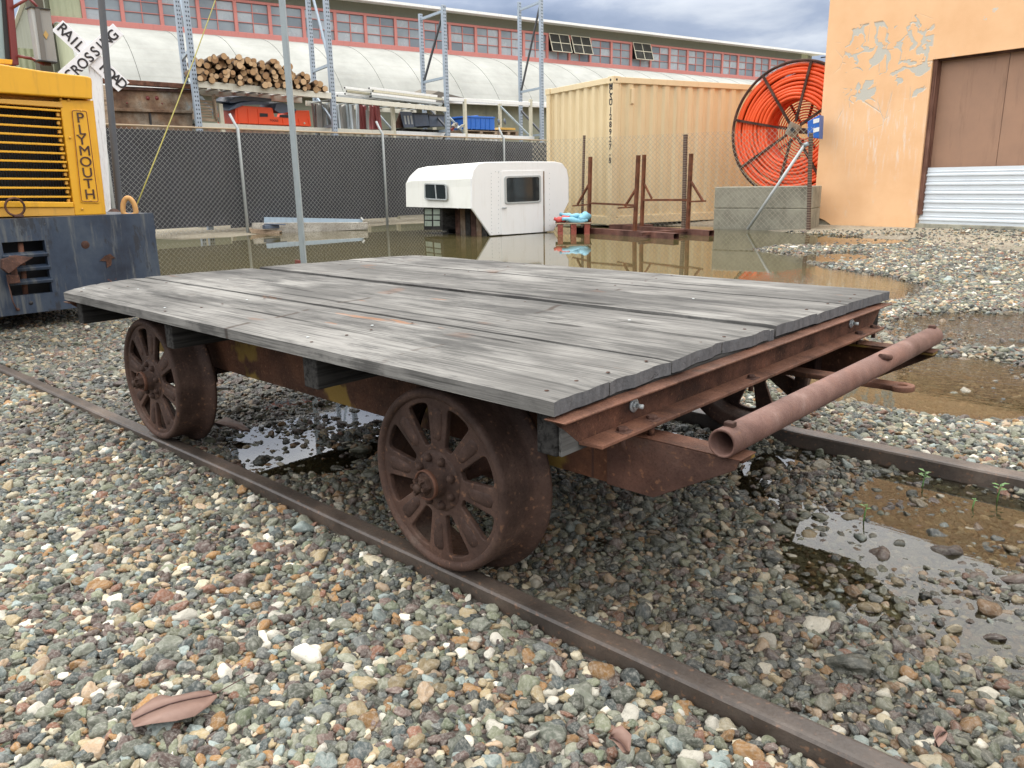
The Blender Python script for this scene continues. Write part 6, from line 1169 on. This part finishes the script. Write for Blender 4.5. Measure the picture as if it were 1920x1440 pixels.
# ------------------------------------------------------------------ planks and channel lying by the fence
A, B = atZ(473, 438, 0.0), atZ(688, 431.5, 0.0); d3 = Vector((B-A)); L = d3.length; d3.normalize(); n3 = Vector((-d3.y, d3.x, 0)); n3 = n3 if n3.dot(Vector((-A[0], -A[1], 0))) < 0 else -n3; O_ = Vector(A)
f = lambda x, y, o=0.0: Vector(atP(x, y, (A+np.array([n3.x, n3.y, 0])*o)[:2], np.array([d3.x, d3.y])))
tag(MB().prism([f(472, 418, 0.25), f(689, 417, 0.25), f(690, 430, 0.25), f(540, 438, 0.25), f(520, 434, 0.25), f(472, 428, 0.25)], n3*0.14).build('timber_beam', MAT['timber_x'], bevel=0.006), 'long pale timber beam lying by the fence foot, under the blue grey channel', 'timber beam')
m = MB(); m.prism([f(495, 407, 0.33), f(680, 411, 0.33), f(680, 417, 0.33), f(495, 417, 0.33)], n3*0.01); m.prism([f(495, 417, 0.33), f(680, 417, 0.33), f(680, 418, 0.33), f(495, 418, 0.33)], n3*0.18); tag(m.build('steel_trough', painted('pale_blue_grey_steel', (0.33, 0.42, 0.50), 0.5, 0.12, rust=0.05), bevel=0.002), 'blue grey steel channel resting on the pale timber beam', 'steel channel')
tag(MB().bar(f(678, 411, 0.3), f(680, 409, 0.3), 0.06, 0.06).build('end_cap', MAT['white']), 'small white cap on the right end of the blue grey channel', 'cap')
for k in range(3): tag(MB().prism([f(467+k*2, 429+k*3, 0.1-k*0.04), f(528-k*4, 433+k*2.6, 0.1-k*0.04), f(528-k*4, 435.5+k*2.6, 0.1-k*0.04), f(467+k*2, 431.5+k*3, 0.1-k*0.04)], n3*0.12).build('short_plank', MAT['pallet'], bevel=0.003), ['top plank', 'middle plank', 'lowest plank'][k]+' of the small stack at the left end of the timber beam', 'plank')
m = MB(); m.box(f(508, 425, 0.1), (0.10, 0.30, 0.07)); m.bar(f(495, 420, 0.08), f(536, 421, 0.08), 0.10, 0.02); tag(m.build('ratchet_block', MAT['dark_metal'], bevel=0.01), 'dark metal fitting sitting on the short planks by the fence', 'metal fitting')
q = atZ(382, 428, 0.03); tag(MB().box((q[0], q[1], 0.07), (0.15, 0.18, 0.10)).lathe([(0.02, 0), (0.035, 0), (0.035, 0.02), (0.02, 0.02)], (q[0], q[1], 0.12), (0, 0, 1), 10).build('paver', MAT['concrete'], bevel=0.01), 'small grey block on the bank under the fence', 'block')

# ------------------------------------------------------------------ orange building
wb = np.array(atZ(1712, 428, 0.045)); dv = ray(-121, 357); dv = -dv[:2]/np.linalg.norm(dv[:2]); BW = wb[:2]
if dv[0] < 0: dv = -dv
fW = lambda x, y, o=0.0: Vector(atP(x, y, BW+bn2*o, dv)); bn2 = np.array([dv[1], -dv[0]]);
if bn2@(-BW) < 0: bn2 = -bn2
bn3 = Vector((bn2[0], bn2[1], 0))
n = N('peeling_orange_stucco'); v = n.coord(); a = n.noise(v, 1.6, 7, 0.6); f_ = n.noise(v, 60, 5, 0.6); xyz = n.sep(v)
c = n.ramp(a, [(0.3, (0.76, 0.45, 0.235)), (0.55, (0.82, 0.51, 0.28)), (0.75, (0.86, 0.55, 0.31))])
def reg(u0, u1, z0, z1, s=0.25): 
    return n.math('MULTIPLY', n.math('MULTIPLY', n.smooth(xyz[0], u0-s, u0+s), n.smooth(xyz[0], u1+s, u1-s)), n.math('MULTIPLY', n.smooth(xyz[2], z0-s, z0+s), n.smooth(xyz[2], z1+s, z1-s)))
vp = n.noise(n.coord((1.0, 1, 1.15), loc=(0.35, 0, 0.2)), 3.1, 3, 0.45, 0.6); ridg = n.math('ABSOLUTE', n.math('SUBTRACT', vp, 0.5)); r1 = reg(0.35, 1.75, 1.95, 3.1, 0.25)
line = n.smooth(n.math('SUBTRACT', ridg, n.math('MULTIPLY', n.math('SUBTRACT', n.noise(n.coord(loc=(4, 0, 1)), 2.6, 2), 0.43), 0.34)), 0.006, 0.000); c_pat = n.math('MULTIPLY', line, n.smooth(r1, 0.45, 0.55))
v3 = n.node('ShaderNodeTexVoronoi', {'Vector': n.coord((1, 1, 0.8)), 'Scale': 2.8, 'Randomness': 1.0}, feature='DISTANCE_TO_EDGE').outputs['Distance']; crk = n.math('MULTIPLY', n.smooth(v3, 0.02, 0.008), n.smooth(n.noise(n.coord(loc=(1, 0, 7)), 2.2, 2), 0.50, 0.56)); crk = n.math('MULTIPLY', n.math('MULTIPLY', crk, 0.6), reg(0.3, 1.9, 1.6, 3.0, 0.2))
pe = n.math('MAXIMUM', c_pat, crk); c = n.mix(pe, c, n.mix(f_, (0.45, 0.43, 0.37), (0.60, 0.58, 0.51)))
scr = n.math('MULTIPLY', n.smooth(n.noise(n.coord((14, 4, 2.0)), 1.0, 6, 0.7), 0.50, 0.68, 0, 0.85), reg(0.4, 1.7, 1.0, 1.9, 0.35)); c = n.mix(scr, c, (0.78, 0.70, 0.62))
low_ = n.math('MULTIPLY', n.smooth(n.noise(n.coord((3, 3, 1.5), loc=(9, 2, 3)), 1.0, 6, 0.7), 0.56, 0.70, 0, 0.6), n.smooth(xyz[2], 1.8, 0.6)); c = n.mix(low_, c, (0.76, 0.60, 0.45))
far_p = n.math('MULTIPLY', n.smooth(n.noise(n.coord((1, 1, 1), loc=(2.2, 0, 5.5)), 4.2, 4, 0.6), 0.62, 0.66), reg(2.0, 3.2, 2.5, 3.6, 0.2)); c = n.mix(far_p, c, (0.55, 0.58, 0.56))
pe2 = n.math('SUBTRACT', n.math('MULTIPLY', f_, 0.25), n.math('MULTIPLY', pe, 1.2)); MAT['stucco'] = n.out(c, 0.85, 0, n.bump(pe2, 0.6, 0.012))
uyaw = math.atan2(dv[1], dv[0]); cl = fW(1524, 412); orig = Vector((cl.x, cl.y, 0)); ob = empty('orange_building', orig, label='peach orange stucco building with peeling paint and a big door opening', cat='building'); ob.rotation_euler = (0, 0, uyaw)
uu = lambda p: (Vector(p)-orig).dot(Vector((dv[0], dv[1], 0)))
sgnn = 1 if bn3.dot(Vector((-math.sin(uyaw), math.cos(uyaw), 0))) > 0 else -1     # outward side in local y
def lb(u0, u1, d0, d1, z0, z1, nm, mat, bevel=0.0):   # d outward from the wall face
    o = MB().span((u0, sgnn*d0, z0), (u1, sgnn*d1, z1)).build(nm, mat, bevel=bevel); o.parent = ob; return o
uJ0 = uu(fW(1711, 428)); uJt = uu(fW(1752, 112)); zL = fW(1752, 111).z; uJ = (uJ0+uJt)/2; uL = uu(fW(1541, 200)); print('door', uJ0, uJt, zL, uL)
# left wall piece with a broken foot
pts = [(uL, 0.10), (uL+0.10, 0.16), (uL+0.22, 0.12), (uL+0.34, 0.05), (uL+0.7, 0.035), (uL+0.9, 0.055), (uL+1.2, 0.03), (uJ, 0.02), (uJ, 4.85), (uL, 4.85)]
m = MB().prism([(u, 0, z) for u, z in pts], (0, -sgnn*0.25, 0)); w_ = m.build('wall', MAT['stucco']); w_.parent = ob
lb(uJ, uJ+3.6, -0.25, 0, zL, 4.85, 'lintel_wall', MAT['stucco']); lb(uJ+3.6, 14, -0.25, 0, 0, 4.85, 'wall', MAT['stucco']); lb(uL, 14, -9, -0.25, 4.85, 4.92, 'roof', MAT['concrete']); lb(uL+0.001, uL+0.25, -9, -0.251, 0, 4.85, 'side_wall', MAT['stucco'])
lb(uL-0.03, 14, -0.35, -0.03, -0.2, 0.12, 'foundation', MAT['concrete'], 0.01)
MAT['door_brown'] = painted('brown_door_board', (0.34, 0.20, 0.13), 0.7, 0.2, (0.13, 0.08, 0.055), 0.6, 0.0, 1.5, bump=0.1)
zs_ = fW(1800, 313).z; uD = uJ+0.07
lb(uD, uD+0.92, -0.17, -0.14, zs_-0.05, zL, 'door_panel', MAT['door_brown']); lb(uD+0.928, uD+1.9, -0.17, -0.138, zs_-0.05, zL, 'door_panel', MAT['door_brown']); lb(uD+1.91, uD+3.5, -0.17, -0.14, zs_-0.05, zL, 'door_panel', MAT['door_brown'])
lb(uJ, uD-0.002, -0.19, -0.03, 0.25, zL, 'door_jamb', wood_mat('brown_jamb_wood', (0.07, 0.035, 0.025), (0.14, 0.07, 0.05), (0.22, 0.12, 0.09), 2, crack=0.5), 0.004); lb(uJ, uJ+3.6, -0.19, -0.05, zL-0.025, zL, 'door_head', MAT['rust'])
P = []; nz_ = 0; ribs = []
z = 0.0; prof = []; zt_ = zs_
seg_h = (zt_-0.03)/7
for k in range(7): z0 = 0.03+k*seg_h; prof += [(z0, 0.0), (z0+0.012, 0.018), (z0+0.030, 0.018), (z0+0.042, 0.0), (z0+seg_h*0.5, 0.001), (z0+seg_h*0.55, 0.010), (z0+seg_h*0.60, 0.001)]
prof.append((zt_, 0.0)); u0, u1 = uJ+0.02, uJ+3.58
for (z, d_) in prof: P += [(u0, sgnn*(-0.12+d_+0.04), z), (u1, sgnn*(-0.12+d_+0.04), z)]
F = [(2*i, 2*i+1, 2*i+3, 2*i+2) for i in range(len(prof)-1)]; MAT['sheet_white'] = painted('pale_blue_white_sheet', (0.66, 0.71, 0.75), 0.5, 0.06, (0.40, 0.45, 0.55), 0.35, 0.0, 2.0, streak=False); o = MB().add(P, F).build('ribbed_sheet', MAT['sheet_white']); s_ = o.modifiers.new('t', 'SOLIDIFY'); s_.thickness = 0.003; o.parent = ob

# ------------------------------------------------------------------ leaves and seedlings
n = N('dry_leaf'); v = n.coord(); c = n.mix(n.noise(v, 30, 5, 0.6), (0.13, 0.070, 0.052), (0.25, 0.155, 0.118)); MAT['leaf'] = n.out(c, 0.6, 0, n.bump(n.noise(v, 120, 3), 0.3, 0.002))
def leaf(pxs, ax0, ax1, z, curl, label, stalk=None):
    P2 = [atZ(x, y, z) for x, y in pxs]; A, B = atZ(*ax0, z), atZ(*ax1, z); d = Vector(B-A); L = d.length; d.normalize(); nn = Vector((-d.y, d.x, 0)); r = empty('fallen_leaf', A, label=label, cat='leaf'); P = []; ctrp = []
    # strips between each outline point and the midrib
    m = MB()
    for i in range(len(P2)):
        p, q = Vector(P2[i]), Vector(P2[(i+1) % len(P2)])
        def rib(x): t = (x-Vector(A)).dot(d); return Vector(A)+d*t-Vector((0, 0, 0))
        def lift(x): w = (x-Vector(A)).dot(nn); t = (x-Vector(A)).dot(d)/L; return x+Vector((0, 0, abs(w)*curl+0.006*math.sin(t*4)+0.003*math.sin(w*160)))
        a, b = lift(rib(p)), lift(rib(q)); mp_, mq = (p+rib(p))/2, (q+rib(q))/2; m.add([lift(p), lift(q), lift(mq), lift(mp_)], [(0, 1, 2, 3)], True); m.add([lift(mp_), lift(mq), b, a], [(0, 1, 2, 3)], True)
    bm = bmesh.new(); me_ = m.mesh('blade', False); bm.from_mesh(me_); bmesh.ops.remove_doubles(bm, verts=bm.verts, dist=0.0002); bmesh.ops.recalc_face_normals(bm, faces=bm.faces); bm.to_mesh(me_); bm.free()
    o = link_mesh('blade', me_, MAT['leaf']); sl = o.modifiers.new('t', 'SOLIDIFY'); sl.thickness = 0.0006; part(o, r)
    pts = [Vector(A)+d*L*t+Vector((0, 0, 0.006*math.sin(t*4)+0.0012)) for t in np.linspace(0, 1, 8)]
    if stalk: pts.append(Vector(atZ(*stalk, z+0.006)))
    part(MB().tube(pts, [0.0009]*len(pts), 5).build('midrib', plain('leaf_rib', (0.09, 0.045, 0.04), 0.6)), r); return r
leaf([(246, 1352), (252, 1366), (285, 1364), (330, 1357), (365, 1345), (392, 1325), (407, 1300), (390, 1293), (365, 1297), (340, 1308), (322, 1311), (302, 1308), (285, 1315), (262, 1328), (246, 1342)], (250, 1350), (402, 1298), 0.030, 0.05, 'large reddish brown fallen leaf on the pebbles at lower left', (468, 1265))
leaf([(1140, 1388), (1150, 1408), (1168, 1418), (1182, 1408), (1184, 1395), (1165, 1382), (1150, 1378)], (1142, 1384), (1180, 1410), 0.034, 0.9, 'small curled dark red leaf near the bottom centre, left of the rail')
leaf([(402, 795), (420, 806), (450, 812), (470, 808), (455, 800), (425, 792)], (402, 797), (468, 809), 0.012, 0.4, 'brown wet leaf in the puddle by the far near wheel')
leaf([(1748, 1385), (1760, 1400), (1772, 1395), (1778, 1372), (1768, 1364), (1755, 1372)], (1752, 1392), (1775, 1368), 0.03, 0.5, 'small ochre leaf on the gravel beyond the rail at lower right')
MAT['green'] = painted('seedling_green', (0.10, 0.22, 0.055), 0.5, 0.2)
def seedling(px, py, h, lab, nl=5):
    b = atZ(px, py, WATER_Z); r = empty('seedling', b, label=lab, cat='seedling'); m = MB(); tp = Vector(b)+Vector((0.006, 0.004, h)); part(m.tube([Vector(b)-Vector((0, 0, 0.03)), Vector(b)+Vector((0.004, -0.002, h*0.5)), tp], [0.0022, 0.0018, 0.001], 6).build('stem', MAT['green']), r); rs = random.Random(px)
    for k in range(nl):
        a = k*2.4+rs.random(); zz = h*(0.55+0.45*(k+1)/nl); o = Vector(b)+Vector((0.004, 0, zz)); d = Vector((math.cos(a), math.sin(a), 0.35)).normalized(); s = d.cross(Vector((0, 0, 1))).normalized(); L = h*rs.uniform(0.35, 0.5); w = L*0.28
        part(MB().add([o, o+d*L*0.5+s*w, o+d*L+Vector((0, 0, -L*0.15)), o+d*L*0.5-s*w, o+d*L*0.5+Vector((0, 0, -0.1*w))], [(0, 1, 4), (1, 2, 4), (2, 3, 4), (3, 0, 4)], True).build('leaf', MAT['green']), r)
seedling(1868, 938, 0.048, 'green seedling standing in the puddle near the right edge', 6); seedling(1728, 912, 0.046, 'pale green seedling in the puddle left of the edge one', 7); seedling(1618, 975, 0.045, 'thin sprout in the sky reflection of the near puddle', 3); seedling(1822, 950, 0.025, 'tiny sprout between the two larger puddle seedlings', 3)
bpy.context.view_layer.update()
